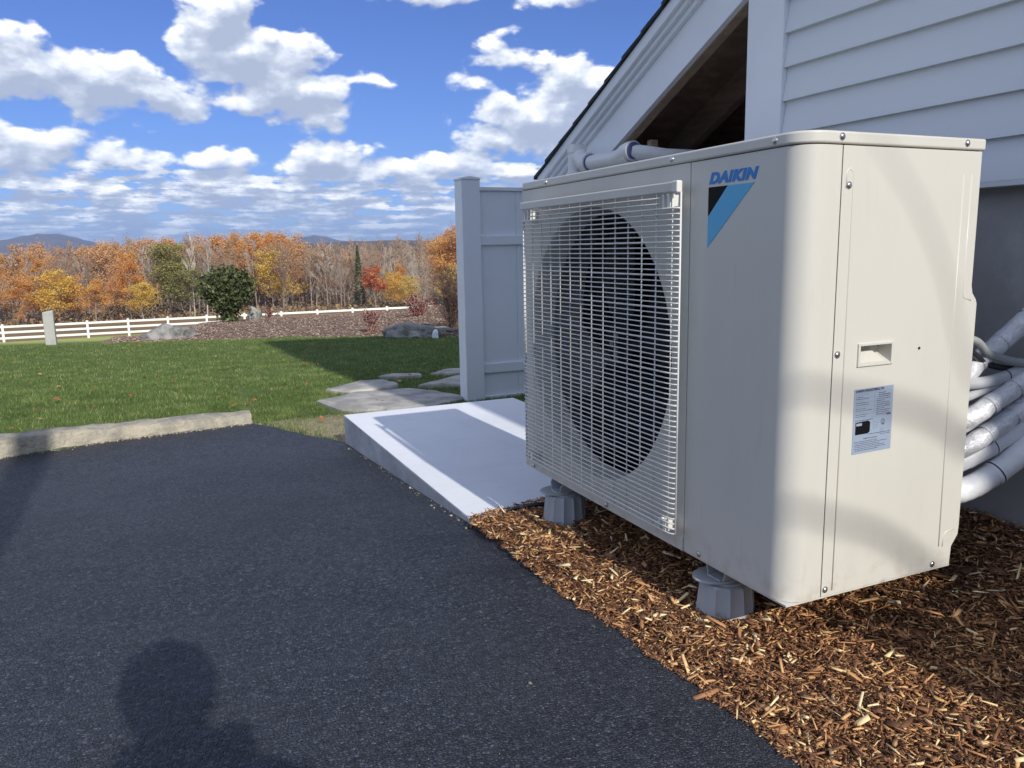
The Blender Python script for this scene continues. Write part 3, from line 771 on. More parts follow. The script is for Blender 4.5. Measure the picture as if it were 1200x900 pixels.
# rating label, a touch crooked
Ml = Matrix.Translation((.1475, -.0005, .2795)) @ Matrix.Rotation(R(-.8), 4, 'Y')
lb = MB().box(0, .1025, -.0003, .0004, 0, .1265, Ml).obj('rating_label', M['label'], panel)
lw, lh = .1025, .1265
def lbox(x0, x1, z0, z1, m, nm, d=.0007): return MB().box(x0*lw, x1*lw, -d, -.0002, z0*lh, z1*lh, Ml).obj(nm, m, None)
prt = MB(); prp = MB()
def ln(mb, x0, x1, z, h=.010, d=.0006): mb.box(x0*lw, x1*lw, -d, -.0003, (z-h/2)*lh, (z+h/2)*lh, Ml)
r5 = random.Random(3)
def words(mb, x0, x1, z, h=.011):
    x = x0
    while x < x1-.02:
        w = r5.uniform(.02, .07); ln(mb, x, min(x+w, x1), z, h*r5.uniform(.7, 1.1)); x += w+.014
words(prp, .04, .55, .945)
for k in range(12):
    z = .905-k*.030
    words(prt if k % 3 else prp, .05, .05+r5.uniform(.18, .42), z, .011); words(prt, .58 if k > 2 else .62, .93 if k % 4 else .80, z, .013)
for z in (.925, .86, .79, .72, .66, .605, .545): prp.box(.04*lw, .96*lw, -.00055, -.0003, z*lh, (z+.0035)*lh, Ml)
prp.box(.52*lw, .525*lw, -.00055, -.0003, .60*lh, .92*lh, Ml)
words(prt, .05, .5, .515, .012)
for k in range(5): words(prp, .50, .66, .47-k*.026, .010)
for k in range(4): words(prp, .70, .80, .35-k*.018, .008)
words(prt, .40, .96, .285, .012); words(prt, .70, .96, .258, .010); words(prt, .28, .62, .225, .016)
for k in range(6): words(prt, .04+.03*(k % 2), r5.uniform(.6, .93), .185-k*.027, .011)
# a small certification mark: ring and bar
for k in range(16):
    a = 2*math.pi*k/16; prt.box((.755+.045*math.cos(a))*lw, (.755+.045*math.cos(a)+.014)*lw, -.0006, -.0003, (.445+.036*math.sin(a))*lh, (.445+.036*math.sin(a)+.012)*lh, Ml)
prt.box(.735*lw, .80*lw, -.0006, -.0003, .40*lh, .412*lh, Ml).box(.76*lw, .772*lw, -.0006, -.0003, .41*lh, .47*lh, Ml)
pr_ = prt.obj('label_print', M['ink'], lb); pr_['kind'] = 'stuff'
pp_ = prp.obj('label_fine_print', M['ink2'], lb); pp_['kind'] = 'stuff'
MB().box(.85*lw, .955*lw, -.0007, -.0003, .545*lh, .580*lh, Ml).obj('label_black_box', M['ink'], lb)
bb = MB().prism([(.06*lw, .30*lh), (.38*lw, .30*lh), (.43*lw, .33*lh), (.43*lw, .47*lh), (.38*lw, .50*lh), (.06*lw, .49*lh)], 1, -.0008, -.0003)
bb.v = [tuple(Ml @ Vector(v)) for v in bb.v]; bb.obj('label_black_panel', M['logo_black'], lb)
Ts = Matrix(((1, 0, 0, .1525), (0, 0, -1, -.0009), (0, 1, 0, .4), (0, 0, 0, 1)))
text('DAIKIN INDUSTRIES,LTD.', .0058, M['logo_black'], 'label_heading', lb, Ml @ Matrix(((1, 0, 0, .004), (0, 0, -1, -.0006), (0, 1, 0, .1205), (0, 0, 0, 1))), width=.074, bold=.00012, extr=.0001)
MB().box(.075*lw, .22*lw, -.0010, -.0007, .435*lh, .475*lh, Ml).obj('label_badge', M['label'], lb)

# ------------------------------------------------------------------ feet under the unit
def foot(x, y, label):
    zb = zm(x, y)-.03
    t = thing('support_foot', (x, y, zb), label, 'support foot', 'plastic feet under the heat pump')
    H = -.050
    V = []; F = []; n = 48
    prof = [(.0655, zb), (.0655, zb+.006), (.0625, zb+.008), (.0535, H-.006), (.0520, H-.001), (.046, H)]
    mb = MB()
    for r, z in prof:
        for k in range(n):
            a = 2*math.pi*k/n; q = (r*math.cos(math.pi/12)/math.cos((k % 4-2)*math.pi/24)+(.0038 if k % 4 == 0 else 0))*1.01 if z < H-.003 else r
            mb.v.append((x+q*math.cos(a), y+q*math.sin(a), z))
    for i in range(len(prof)-1):
        for k in range(n): mb.f.append((i*n+k, i*n+(k+1) % n, (i+1)*n+(k+1) % n, (i+1)*n+k))
    mb.f.append(tuple(range((len(prof)-1)*n, len(prof)*n)))
    mb.obj('foot_base', M['foot'], t, smooth=28)
    c = MB()
    poly = [(x-.014+.058*math.cos(R(a)), y+.014+.047*math.sin(R(a))) for a in range(-60, 300, 20)]
    c.prism(poly, 2, H+.0035, H+.0095); c.lathe([(.044, H-.0005), (.044, H+.0038)], 20, Matrix.Translation((x, y, 0)))
    cap = c.obj('swivel_cap', M['foot'], t, bevel=.002)
    s = MB()
    for sg in (-1, 1):
        pts = [(x-.03, y+sg*.022, H+.006), (x+.03, y+sg*.022, H+.006), (x+.03, y+sg*.036, -.004), (x-.018, y+sg*.036, -.004), (x-.03, y+sg*.030, -.02)]
        s.add(pts + [(a, b+sg*.004, c_) for a, b, c_ in pts], [(0, 1, 2, 3, 4), (9, 8, 7, 6, 5), (0, 5, 6, 1), (1, 6, 7, 2), (2, 7, 8, 3), (3, 8, 9, 4), (4, 9, 5, 0)])
    s.box(x-.036, x+.034, y-.022, y+.022, H+.006, H+.012)
    s.obj('saddle', M['foot'], cap, bevel=.001)
    MB().box(x+.01, x+.15, y-.020, y+.020, -.012, -.0015).box(x+.012, x+.148, y-.018, y-.015, H+.012, -.012).obj('mounting_rail', M['coil'], t)
foot(.062, .246, 'grey ribbed plastic foot half buried in mulch under the near end of the heat pump')
foot(.040, .962, 'grey ribbed plastic foot under the far end of the heat pump beside the black cable')
# cable leaving the slab under the far foot
tag(MB().tube([(.30, 1.20, -.14), (.16, 1.13, -.136), (.09, 1.09, -.128), (.03, 1.075, -.116), (-.02, 1.09, -.118), (-.055, 1.115, -.130), (-.085, 1.15, -.157)], .0065, 10).obj('power_cable', M['cable'], smooth=True, base=(0, 1.1, -.15)),
    'black cable looping from the concrete pad to behind the far plastic foot', 'cable')

# ================================================================== house
house = thing('house', (.8, -2, -.3), 'white-trimmed house with pale grey clapboard and dark gaping soffit right behind the heat pump', 'house')
MB().box(.800, 1.0, -6, 1.03, -.8, .812).obj('foundation', M['found'], house)
zr = lambda y, o=0: 1.025+.4805*(2.452-y)-o
wall = MB()
wall.box(.778, .90, -.499, 1.0, .80, zr(1.03)-.06).box(.778, 6.5, -2.2, -.5, .80, 5.88).box(.778, 6.5, -6, -2.201, .80, 2.6).box(.90, 6.5, -5.9, .9, -.8, 1.0)
wall = wall.obj('wall', M['siding'], house)
def clap(y0, y1, z):
    pr_ = [(.7475, z), (.7655, z+.110), (.778, z+.110), (.778, z+.003), (.766, z)]
    return MB().prism([(a, b) for a, b in pr_], 1, y0, y1)
mA = clap(-6, .8715, 0).obj('clapboard', M['siding'], None, bevel=.0); meA = mA.data; bpy.data.objects.remove(mA)
mB = clap(-2.2, -.5, 0).obj('clapboard', M['siding'], None); meB = mB.data; bpy.data.objects.remove(mB)
hz = house.location
for k in range(56):
    z = .812+.0972*k
    if z > 5.7: break
    o = bpy.data.objects.new('clapboard', meA if z < 1.78 else meB); COL.objects.link(o); o.parent = wall
    o.location = Vector((0, 0, z))
nails = MB()
for k in range(6):
    for j in range(14):
        y = .75-.41*j+rnd.uniform(-.05, .05); z = .812+.0972*k+rnd.choice((.02, .025)); nails.lathe([(.0022, 0), (.0001, .0012)], 6, Matrix.Translation((.7535, y, z)) @ Matrix.Rotation(R(-90), 4, 'Y'))
q = nails.obj('siding_nails', M['found'], wall); q['kind'] = 'stuff'
MB().box(.742, .7935, .8725, 1.031, .795, 1.77).obj('corner_board', M['trim'], house, bevel=.0015)
MB().box(.748, .778, -6, .8715, .800, .8118).obj('starter_strip', M['siding'], house)
# lower roof running down to the eave beyond the unit
def slope(o0, o1, x0, x1, ya=-.5, yb=2.452, low=None):
    lo = (lambda y: zr(y, o1)) if low is None else low
    return MB().prism([(ya, zr(ya, o0)), (yb, zr(yb, o0)), (yb, lo(yb)), (ya, lo(ya))], 0, x0, x1)
roof = slope(.012, .030, .703, 5.5).obj('roof', M['plywood'], house)
n = 23; L = 3.02/n
for k in range(n):           # shingle courses, each butt lifted over the one below
    ya = 2.47-k*L; yb = ya-L*1.25
    MB().prism([(ya, zr(ya, .0125)), (ya, zr(ya, -.0035)), (yb, zr(yb, .0065)), (yb, zr(yb, .0125))], 0, .684+rnd.uniform(-.003, .003), 5.5).obj('shingle_course', M['shingle'], roof)
slope(.014, .060, .696, .760, yb=2.449).obj('rake_board', M['trim'], house, bevel=.002)
slope(.060, .080, .712, .760, yb=2.446).obj('rake_moulding', M['trim'], house, bevel=.002)
slope(.080, .102, .728, .760, yb=2.443).obj('rake_moulding', M['trim'], house, bevel=.003)
flow = lambda y: 1.452-.473*(y-1.04)
fr = slope(.102, 0, .745, .768, ya=.90, yb=2.44, low=flow).obj('frieze_board', M['trim'], house, bevel=.0015)
MB().prism([(1.032, flow(1.032)-.004), (2.44, flow(2.44)-.004), (2.44, flow(2.44)+.03), (1.032, flow(1.032)+.03)], 0, .7685, .806).obj('frieze_backing', M['edgewood'], house)
for x in (.84, 1.22, 1.62, 2.02, 2.42):
    MB().prism([(-.4, zr(-.4, .031)), (2.40, zr(2.40, .031)), (2.40, zr(2.40, .15)), (-.4, zr(-.4, .15))], 0, x, x+.040).obj('rafter', M['rafter'], house)
MB().prism([(1.035, .40), (1.035, zr(1.035, .035)), (2.40, zr(2.40, .035)), (2.40, .40)], 0, 2.95, 2.99).obj('porch_end_wall', M['plywood'], house)
MB().box(.90, 2.95, .99, 1.03, -.5, 1.60).obj('porch_side_wall', M['plywood'], house)
MB().prism([(2.3, .93), (2.44, .93), (2.44, zr(2.44, .035)), (2.3, zr(2.3, .035))], 0, .77, 2.94).obj('eave_beam', M['rafter'], house)
MB().box(.80, 2.94, 1.04, 2.3, 1.00, 1.012).box(.84, .87, 1.70, 1.73, 1.0, 1.10).obj('ceiling_board', M['plywood'], house)
MB().box(.772, .862, 2.28, 2.37, -.34, .94).obj('porch_post', M['trim'], house, bevel=.003)
MB().box(2.86, 2.95, 2.28, 2.37, -.6, .94).obj('porch_post', M['trim'], house, bevel=.003)
# upper storey roof, out of frame above
MB().prism([(-2.5, 5.97), (-1.35, 6.5), (-.2, 5.97), (-.2, 5.86), (-2.5, 5.86)], 0, .745, 6.8).obj('upper_roof', M['shingle'], house)

MB().prism([(-6.3, 2.66), (-2.21, 3.0), (-2.21, 2.88), (-6.3, 2.56)], 0, .70, 6.8).obj('rear_roof', M['shingle'], house)

# ------------------------------------------------------------------ white drain pipe behind the unit
pp = thing('vent_pipe', (.655, 1.985, -.165), 'white plastic pipe with a tee and elbow showing over the far end of the unit', 'pipe')
px, py = .655, 1.985
MB().lathe([(.033, -.165), (.033, 1.0107)], 24, Matrix.Translation((px, py, 0))).obj('riser_pipe', M['pvc'], pp, smooth=40)
tee = MB().lathe([(.0405, 0.9642), (.0405, 0.9952), (.0375, 0.9983), (.0375, 1.0706), (.0405, 1.0737), (.0405, 1.1068), (.0335, 1.1078), (.033, 1.0314)], 28, Matrix.Translation((px, py, 0)), cap=False)
tee.tube([(px, py, 1.0572), (px, py-.03, 1.0520), (px, py-.055, 1.0334), (px, py-.075, 1.0231), (px, py-.090, 1.0210)], [.034, .034, .035, .0375, .0375], 24)
tee.tube([(px, py-.086, 1.0210), (px, py-.118, 1.0210)], .0405, 24).obj('tee', M['pvc'], pp, smooth=40)
MB().tube([(px, py-.1185, 1.0210), (px, py-.124, 1.0210)], .0345, 24).obj('primer_ring', M['primer'], pp, smooth=40)
MB().tube([(px, py-.12, 1.0210), (px, py-.42, 1.0169)], .0300, 24).obj('branch_pipe', M['pvc'], pp, smooth=40)
MB().tube([(px, py-.30, 1.0148), (px, py-.345, 1.0190), (px, py-.385, 1.0303), (px, py-.41, 1.0334), (px, py-.44, 1.0334)], [.0305, .0325, .035, .0365, .0365], 24).obj('elbow', M['pvc'], pp, smooth=40)
MB().tube([(px, py-.4405, 1.0334), (px, py-.446, 1.0334)], .0315, 24).obj('primer_ring', M['primer'], pp, smooth=40)
MB().tube([(px+.0, py-.425, 1.030), (px+.05, py-.455, 1.022), (px+.12, py-.475, 1.012), (px+.55, py-.50, 1.008)], .029, 24).obj('outlet_pipe', M['pvc'], pp, smooth=40)

# ------------------------------------------------------------------ line set and conduits at the back of the unit
H = {'h1': [[0.5, 0.02, 0.387], [0.575, 0.025, 0.424], [0.65, 0.014, 0.475], [0.71, -0.014, 0.536]], 'h2': [[0.5, 0.027, 0.476], [0.575, 0.035, 0.439], [0.65, 0.009, 0.418], [0.71, -0.033, 0.428]],
     'h3': [[0.5, 0.025, 0.455], [0.575, 0.024, 0.418], [0.65, 0.008, 0.402], [0.71, -0.035, 0.406]], 'h4': [[0.5, 0.026, 0.379], [0.575, 0.015, 0.381], [0.65, 0.007, 0.398], [0.71, -0.024, 0.431]],
     'h5': [[0.5, 0.023, 0.343], [0.575, 0.01, 0.364], [0.65, 0.006, 0.38], [0.71, -0.026, 0.409]], 'h6': [[0.5, 0.028, 0.305], [0.575, 0.017, 0.337], [0.65, 0.005, 0.378], [0.71, -0.023, 0.436]],
     'h8': [[0.5, 0.025, 0.269], [0.575, 0.013, 0.296], [0.65, 0.001, 0.332], [0.71, -0.028, 0.391]], 'h7': [[0.5, 0.026, 0.24], [0.575, 0.011, 0.274], [0.65, -0.0, 0.317], [0.71, -0.029, 0.378]],
     'h9': [[0.5, 0.027, 0.201], [0.575, 0.007, 0.23], [0.65, -0.005, 0.265], [0.71, -0.035, 0.317]], 'h10': [[0.5, 0.026, 0.148], [0.575, 0.012, 0.172], [0.65, -0.009, 0.224], [0.71, -0.037, 0.29]]}
def spline(P, k=8):
    P = [Vector(p) for p in P]; P = [P[0]*2-P[1]] + P + [P[-1]*2-P[-2]]; out = []
    for i in range(1, len(P)-2):
        for j in range(k):
            t = j/k; a, b, c, d = P[i-1:i+3]
            out.append(.5*((2*b)+(c-a)*t+(2*a-5*b+4*c-d)*t*t+(3*b-3*c+d-a)*t**3))
    return out+[P[-2]]
HS = [('h1', .021, 'foil', 0.020, 'insulated_pipe', 'crinkled white wrapped pipe, the topmost, rising steeply from behind the unit', 'pipe'),
      ('h2', .0085, 'conduit', -.012, 'conduit', 'smooth grey conduit sagging in front of the topmost wrapped pipe', 'conduit'),
      ('h3', .007, 'cable', .006, 'conduit', 'thin dark conduit directly under the smooth grey conduit', 'conduit'),
      ('h4', .0125, 'insul', .004, 'conduit', 'dull grey sleeved pipe just under the dark conduit', 'pipe'),
      ('h5', .0105, 'insul', .016, 'conduit', 'thin dull sleeved pipe half hidden above the silvery pipe', 'pipe'),
      ('h6', .0205, 'foil', -.010, 'insulated_pipe', 'silvery white wrinkled pipe in the middle of the bundle catching the sun', 'pipe'),
      ('h8', .013, 'insul', .022, 'conduit', 'shaded smooth sleeve between the two silvery wrapped pipes', 'pipe'),
      ('h7', .0205, 'foil', -.004, 'insulated_pipe', 'lower of the two silvery wrinkled pipes at the right edge', 'pipe'),
      ('h9', .0225, 'wrap', .014, 'insulated_pipe', 'smooth white taped pipe second from the bottom of the bundle', 'pipe'),
      ('h10', .0255, 'wrap', -.008, 'insulated_pipe', 'thickest smooth white taped pipe, lowest of the bundle above the mulch', 'pipe')]
for key, r, m, dy, nm, lab, cat in HS:
    P = H[key]; P = [[.435, .085, P[0][2]-.01]] + [[a, b+dy+.012, c] for a, b, c in P]
    P += [[.765, P[-1][1]-.055, P[-1][2]+.05], [.84, P[-1][1]-.09, P[-1][2]+.065]]
    pts = spline(P, 10); wr = m in ('foil', 'wrap')
    mb = MB(); rr = [r*(1+(.05*noise.noise(Vector((i*.9, r*900, 0))) if wr else 0)) for i in range(len(pts))]
    mb.tube(pts, rr, 20)
    if wr:
        for i, v in enumerate(mb.v):
            n1 = noise.noise(Vector(v)*(46 if m == 'foil' else 28)); mb.v[i] = tuple(Vector(v)+Vector((1, 1, 1))*n1*(.0020 if m == 'foil' else .0007))
    t = tag(mb.obj(nm, M[m], smooth=True, base=(.5, .05, P[1][2])), lab, cat, 'pipes behind the unit')
    if m in ('wrap', 'insul'):
        i = 22 if m == 'wrap' else 26; MB().tube([pts[i], pts[i].lerp(pts[i+1], .35)], [r*1.07]*2, 20, cap=False).obj('cable_tie', M['cable'], t)
    if wr:
        for i in range(9, len(pts)-14, 9 if m == 'foil' else 12):
            MB().tube(pts[i:i+3], [r*1.05]*3, 20, cap=False).obj('tape_band', M[m], t, smooth=True)

# ------------------------------------------------------------------ privacy fence panel
FZ = -.45
pf = thing('privacy_fence', (1.6, 4.06, FZ), 'tall white vinyl privacy screen with square post standing beyond the concrete pad', 'fence')
for x in (.897, 3.3):
    po = MB().box(x, x+.134, 4.0, 4.134, FZ, 1.135).obj('post', M['vinyl'], pf, bevel=.004)
    MB().box(x-.004, x+.138, 3.996, 4.138, 1.1355, 1.150).prism([(x-.002, 1.150), (x+.136, 1.150), (x+.067, 1.160)], 1, 3.998, 4.136).obj('post_cap', M['vinyl'], po, bevel=.003)
for z0, z1 in ((.703, .768), (-.188, -.120), (-.42, -.35)): MB().box(1.032, 3.299, 4.035, 4.085, z0, z1).obj('rail', M['vinyl'], pf, bevel=.004)
MB().box(1.032, 3.299, 4.040, 4.080, 1.068, 1.094).obj('top_rail', M['vinyl'], pf, bevel=.004)
x = 1.034; i = 0
while x < 3.28:
    w = min(.285, 3.298-x)
    for za, zb in ((.7685, 1.067), (-.1195, .7025), (-.349, -.1885)):
        MB().box(x, x+w-.003, 4.052, 4.068, za, zb).obj('board', M['vinyl'], pf, bevel=.0025)
    x += w
for (x, z) in ((1.10, .25), (1.16, .18), (1.13, .02), (1.21, .06), (1.07, .12), (1.25, .31), (.96, .08), (.99, -.05)):
    pass

# ------------------------------------------------------------------ flagstones
path = bpy.data.objects.new('stone_path', None); COL.objects.link(path); path.location = (.4, 4.7, -.4); tag(path, kind='structure')
def flag(pts, dz=.0):
    cx = sum(p[0] for p in pts)/len(pts); cy_ = sum(p[1] for p in pts)/len(pts)
    out = []
    for i in range(len(pts)):
        a, b = Vector(pts[i]), Vector(pts[(i+1) % len(pts)])
        for t in (0, .25, .5, .75):
            p = a.lerp(b, t); j = noise.noise(Vector((p.x*6, p.y*6, 4)))*.045; d = (p-Vector((cx, cy_))).normalized(); out.append(p+d*j)
    mb = MB(); n = len(out)
    for ring, (s, h) in enumerate(((1.0, -.05), (1.0, .012), (.965, .022), (.6, .024), (.25, .024))):
        for p in out:
            q = Vector((cx, cy_)).lerp(p, s); z = terr(q.x, q.y)
            mb.v.append((q.x, q.y, z+dz+h+.008*noise.noise(Vector((q.x*5, q.y*5, 0)))))
    for r in range(4):
        for k in range(n): mb.f.append((r*n+k, r*n+(k+1) % n, (r+1)*n+(k+1) % n, (r+1)*n+k))
    mb.f.append(tuple(4*n+k for k in range(n)))
    mb.obj('flagstone', M['flag'], path, smooth=50)
flag([(-.03, 4.62), (.03, 4.05), (.42, 3.75), (.95, 4.1), (.86, 4.5), (.72, 4.80), (.30, 4.85)], .004)
flag([(.15, 5.15), (.30, 4.96), (.62, 4.98), (.74, 5.12), (.72, 5.42), (.50, 5.50)])
flag([(.86, 4.98), (1.0, 5.12), (1.36, 5.32), (1.62, 5.2), (1.5, 4.88), (1.15, 4.80)])
flag([(1.18, 5.65), (1.30, 5.50), (1.62, 5.50), (1.70, 5.75), (1.4, 5.85)])
flag([(.72, 5.70), (.80, 5.55), (1.05, 5.55), (1.1, 5.72), (.9, 5.8)])
# worn sandy soil at the pad corner
V = []; F = []; N = 26
for i in range(N+1):
    for j in range(N+1):
        u, v = i/N, j/N; y = 3.03+v*1.15; xl = -.17-(y-3.05)*.40; x = xl + u*(.36-xl)
        z = terr(x, y) + .012 - .045*max(0, (abs(u-.5)*2)**8, (v**10)) + .008*noise.noise(Vector((x*14, y*14, 0)))
        V.append((x, y, z))
for i in range(N):
    for j in range(N): a = i*(N+1)+j; F.append((a, a+N+1, a+N+2, a+1))
mb = MB(); mb.v, mb.f = V, F; tag(mb.obj('bare_soil', M['dirt'], smooth=True), kind='structure')

# ------------------------------------------------------------------ grass
def grass(n, rmin, rmax, w0, w1, h0, h1, seed, azr=(-13, 37)):
    r = np.random.default_rng(seed)
    rad = rmin*(rmax/rmin)**r.random(n); az = np.radians(r.uniform(*azr, n))
    x = CAM.x+rad*np.sin(az); y = CAM.y+rad*np.cos(az)
    yf = np.interp(x, KX, KY)+np.where(x < -.55, .17, .02)
    keep = (y > yf) & ~((x > -.2) & (x < .86) & (y < 3.03))
    soil = (x > -.19-(y-3.05)*.40) & (x < .36) & (y < 4.1); keep &= ~(soil & (r.random(n) < np.clip(.93-1.1*(y-3.05), .25, .93)))
    for cx, cy_, a, b in ((.42, 4.32, .46, .46), (.45, 5.2, .29, .24), (1.22, 5.05, .34, .18), (1.43, 5.67, .25, .15), (.9, 5.66, .18, .1)):
        keep &= ~((((x-cx)/a)**2+((y-cy_)/b)**2 < 1) & (r.random(n) < .965))
    x, y, rad = x[keep], y[keep], rad[keep]; n = len(x)
    clump = np.array([noise.noise(Vector((a*5, b*5, 0))) for a, b in zip(x, y)])
    z = np.array([terr(a, b)+(ysm(a, b) if c > 5.5 else 0) for a, b, c in zip(x, y, rad)])-.004
    h = (h0+(h1-h0)*r.random(n))*(1+.45*clump); w = (w0+(w1-w0)*r.random(n))*(rad/5)**.5
    a = r.uniform(0, 2*np.pi, n); lean = r.uniform(.1, .9, n)*h; b_ = r.uniform(0, 2*np.pi, n)
    dx, dy = np.cos(a)*w/2, np.sin(a)*w/2
    base = np.stack([x, y, z], -1)
    P0 = base+np.stack([dx, dy, 0*z], -1); P1 = base-np.stack([dx, dy, 0*z], -1)
    mid = base+np.stack([np.cos(b_)*lean*.35, np.sin(b_)*lean*.35, h*.6], -1)
    P2 = mid-np.stack([dx, dy, 0*z], -1)*.7; P3 = mid+np.stack([dx, dy, 0*z], -1)*.7
    tip = base+np.stack([np.cos(b_)*lean, np.sin(b_)*lean, h], -1)
    V = np.stack([P0, P1, P2, P3, tip], 1).reshape(-1, 3); i = np.arange(n)[:, None]*5
    F = np.concatenate([i+np.array([0, 1, 2]), i+np.array([0, 2, 3]), i+np.array([3, 2, 4])], 0)
    t = np.clip(.42+.5*clump+r.normal(0, .2, n), 0, 1); t = np.where(r.random(n) < .03, .99, t)
    return V, F, np.repeat(t, 5)
A = grass(330000, 4.3, 15.5, .0024, .0044, .012, .034, 3)
npmesh('grass', A[0], A[1], M['blades'], A[2])
# fallen leaves and small white flecks on the lawn
V, F, T = [], [], []
def leafquad(p, s, t):
    a = rnd.uniform(0, 6.3); o = len(V)
    d = Vector((math.cos(a), math.sin(a), rnd.uniform(-.3, .3)))*s; e_ = Vector((-math.sin(a), math.cos(a), rnd.uniform(-.4, .4)))*s*.6
    p = Vector(p)
    V.extend([p-d, p+e_*.9+Vector((0, 0, s*.2)), p+d, p-e_]); F.append((o, o+1, o+2, o+3)); T.extend([t]*4)
for _ in range(190):
    rad = rnd.uniform(4.6, 13); az = R(rnd.uniform(-10, 20)); x = CAM.x+rad*math.sin(az); y = CAM.y+rad*math.cos(az)
    if y < yfront(x)+.3 or (-.2 < x < .9 and y < 3.1): continue
    leafquad((x, y, terr(x, y)+.035), rnd.uniform(.010, .026), rnd.random())
leafquad((-1.70, 5.15, terr(-1.7, 5.15)+.045), .04, .6); leafquad((.32, 7.1, terr(.32, 7.1)+.045), .045, .3)
mb = MB(); mb.v, mb.f, mb.t = [tuple(v) for v in V], F, T
tag(mb.obj('fallen_leaves', M['leaf_dead'], fix=False), kind='stuff')

# ------------------------------------------------------------------ far mulch bed (a berm)
AZ = [-3.2, -2.2, -.5, 3, 8, 14, 18, 21, 30, 45]
RC = [14.8, 15.6, 19.0, 24.5, 27.2, 26.5, 23.5, 20, 19, 18]; ZC = [None, None, -1.17, -1.31, -1.43, -1.34, -1.0, -.60, -.25, 0]
ZC[0] = -.83; ZC[1] = -.85
RF = [14.6, 14.5, 14.1, 13.3, 12.7, 12.0, 11.4, 11.1, 10.5, 10.2]
BED = {}
def bedz(az, r):
    rf = float(np.interp(az, AZ, RF)); rc_ = float(np.interp(az, AZ, RC)); zc = float(np.interp(az, AZ, ZC))
    x = CAM.x+rf*math.sin(R(az)); y = CAM.y+rf*math.cos(R(az)); zf = terr(x, y)-.03
    t = (r-rf)/(rc_-rf)
    if t <= 1: return zf+(zc-zf)*t + .10*math.sin(math.pi*max(0, t))**1.0
    return zc-(t-1)*(rc_-rf)*.18
V = []; F = []; na, nr = 130, 60
for i in range(na+1):
    az = -3.2+48.2*i/na; rf = float(np.interp(az, AZ, RF)); rc_ = float(np.interp(az, AZ, RC))
    for j in range(nr+1):
        t = -.03+1.6*(j/nr)**1.15
        r = rf+(rc_-rf)*t + (.25*noise.noise(Vector((az*.9, 0, 0))) if j < 3 else 0); x = CAM.x+r*math.sin(R(az)); y = CAM.y+r*math.cos(R(az))
        z = bedz(az, r) + (.035*noise.noise(Vector((x*2.5, y*2.5, 0)))+.02*noise.noise(Vector((x*9, y*9, 0))))*(j > 0)
        V.append((x, y, z-(.06 if j == 0 else 0)))
for i in range(na):
    for j in range(nr): a = i*(nr+1)+j; F.append((a, a+nr+1, a+nr+2, a+1))
mb = MB(); mb.v, mb.f = V, F; tag(mb.obj('mulch_bed', M['bed'], smooth=True), kind='structure')
def at(az, r, z=None):
    x = CAM.x+r*math.sin(R(az)); y = CAM.y+r*math.cos(R(az)); return Vector((x, y, bedz(az, r) if z is None else z))
# bark bits on the bed
V, F, T = [], [], []
P = []
for _ in range(14000):
    az = rnd.uniform(-2.6, 24); rf = float(np.interp(az, AZ, RF)); rc_ = float(np.interp(az, AZ, RC)); p = at(az, rf+(rc_-rf)*rnd.uniform(.01, 1.0)); P.append((p.x, p.y, p.z+.02))
P = np.array(P); V_, F_, T_ = octs(P, rng.uniform(.008, .034, len(P)), rng.random(len(P)), .5)
leafmat('bark_bits', [(0, (.13, .08, .058)), (.5, (.27, .19, .145)), (.9, (.44, .345, .28)), (1, (.60, .53, .46))], 0.0)
npmesh('bark_bits', V_, F_, M['bark_bits'], T_)

def boulder(p, sx, sy, sz, seed, label, m='rock', name='boulder', rot=0):
    bm = bmesh.new(); bmesh.ops.create_icosphere(bm, subdivisions=4, radius=1)
    for v in bm.verts:
        c = v.co.copy(); q = c*1.4+Vector((seed*7.1, seed, 0)); d = 1+.35*noise.noise(q)+.14*noise.noise(q*2.6)+.05*noise.noise(q*7)
        cell = noise.voronoi(q*1.3)[0][0]; d -= .12*cell
        v.co = Vector((c.x*sx*d, c.y*sy*d, max(-.4, c.z)*sz*d))
    bmesh.ops.rotate(bm, verts=bm.verts, cent=(0, 0, 0), matrix=Matrix.Rotation(rot, 3, 'Z'))
    me = bpy.data.meshes.new(name); bm.to_mesh(me); bm.free()
    o = link(name, me, M[m], smooth=35); o.location = p; return tag(o, label, 'boulder' if name == 'boulder' else 'stone')
boulder(at(.9, 15.0)+Vector((0, 0, .02)), .44, .30, .21, 1, 'long low grey boulder at the left end of the mulch bed, nearest the stone post')
boulder(at(6.35, 22.5)+Vector((0, 0, .08)), .18, .2, .27, 2, 'upright pale boulder just right of the round green bush')
boulder(at(17.2, 11.75)+Vector((0, 0, .04)), .43, .28, .19, 3, 'flat dark boulder at the lawn edge between the red shrub and the white screen')
boulder(at(18.9, 12.3)+Vector((0, 0, .03)), .30, .2, .08, 8, 'small flat stone next to the flat dark boulder', name='stone')
boulder(at(18.75, 11.4)+Vector((0, 0, .06)), .045, .035, .10, 5, 'small upright white stone at the lawn edge by the bare shrub', m='trim', name='stone')
gp = MB(); gx, gy = -2.66, 14.3
for i, z in enumerate((-.2, 0, .15, .3, .45, .545)):
    for a, b in ((-1, -1), (1, -1), (1, 1), (-1, 1)): gp.v.append((gx+a*.080*(1+.08*noise.noise(Vector((z*9, a, b)))), gy+b*.085*(1+.08*noise.noise(Vector((z*9, a, b+5)))), -.77+z+(.012*a if i == 5 else 0)))
for i in range(5):
    for k in range(4): gp.f.append((i*4+k, i*4+(k+1) % 4, i*4+4+(k+1) % 4, i*4+4+k))
gp.f += [(3, 2, 1, 0), (20, 21, 22, 23)]
tag(gp.obj('stone_post', M['granite'], bevel=.012, base=(gx, gy, -.77)), 'short square granite post standing on the lawn before the white rail fence', 'stone post')

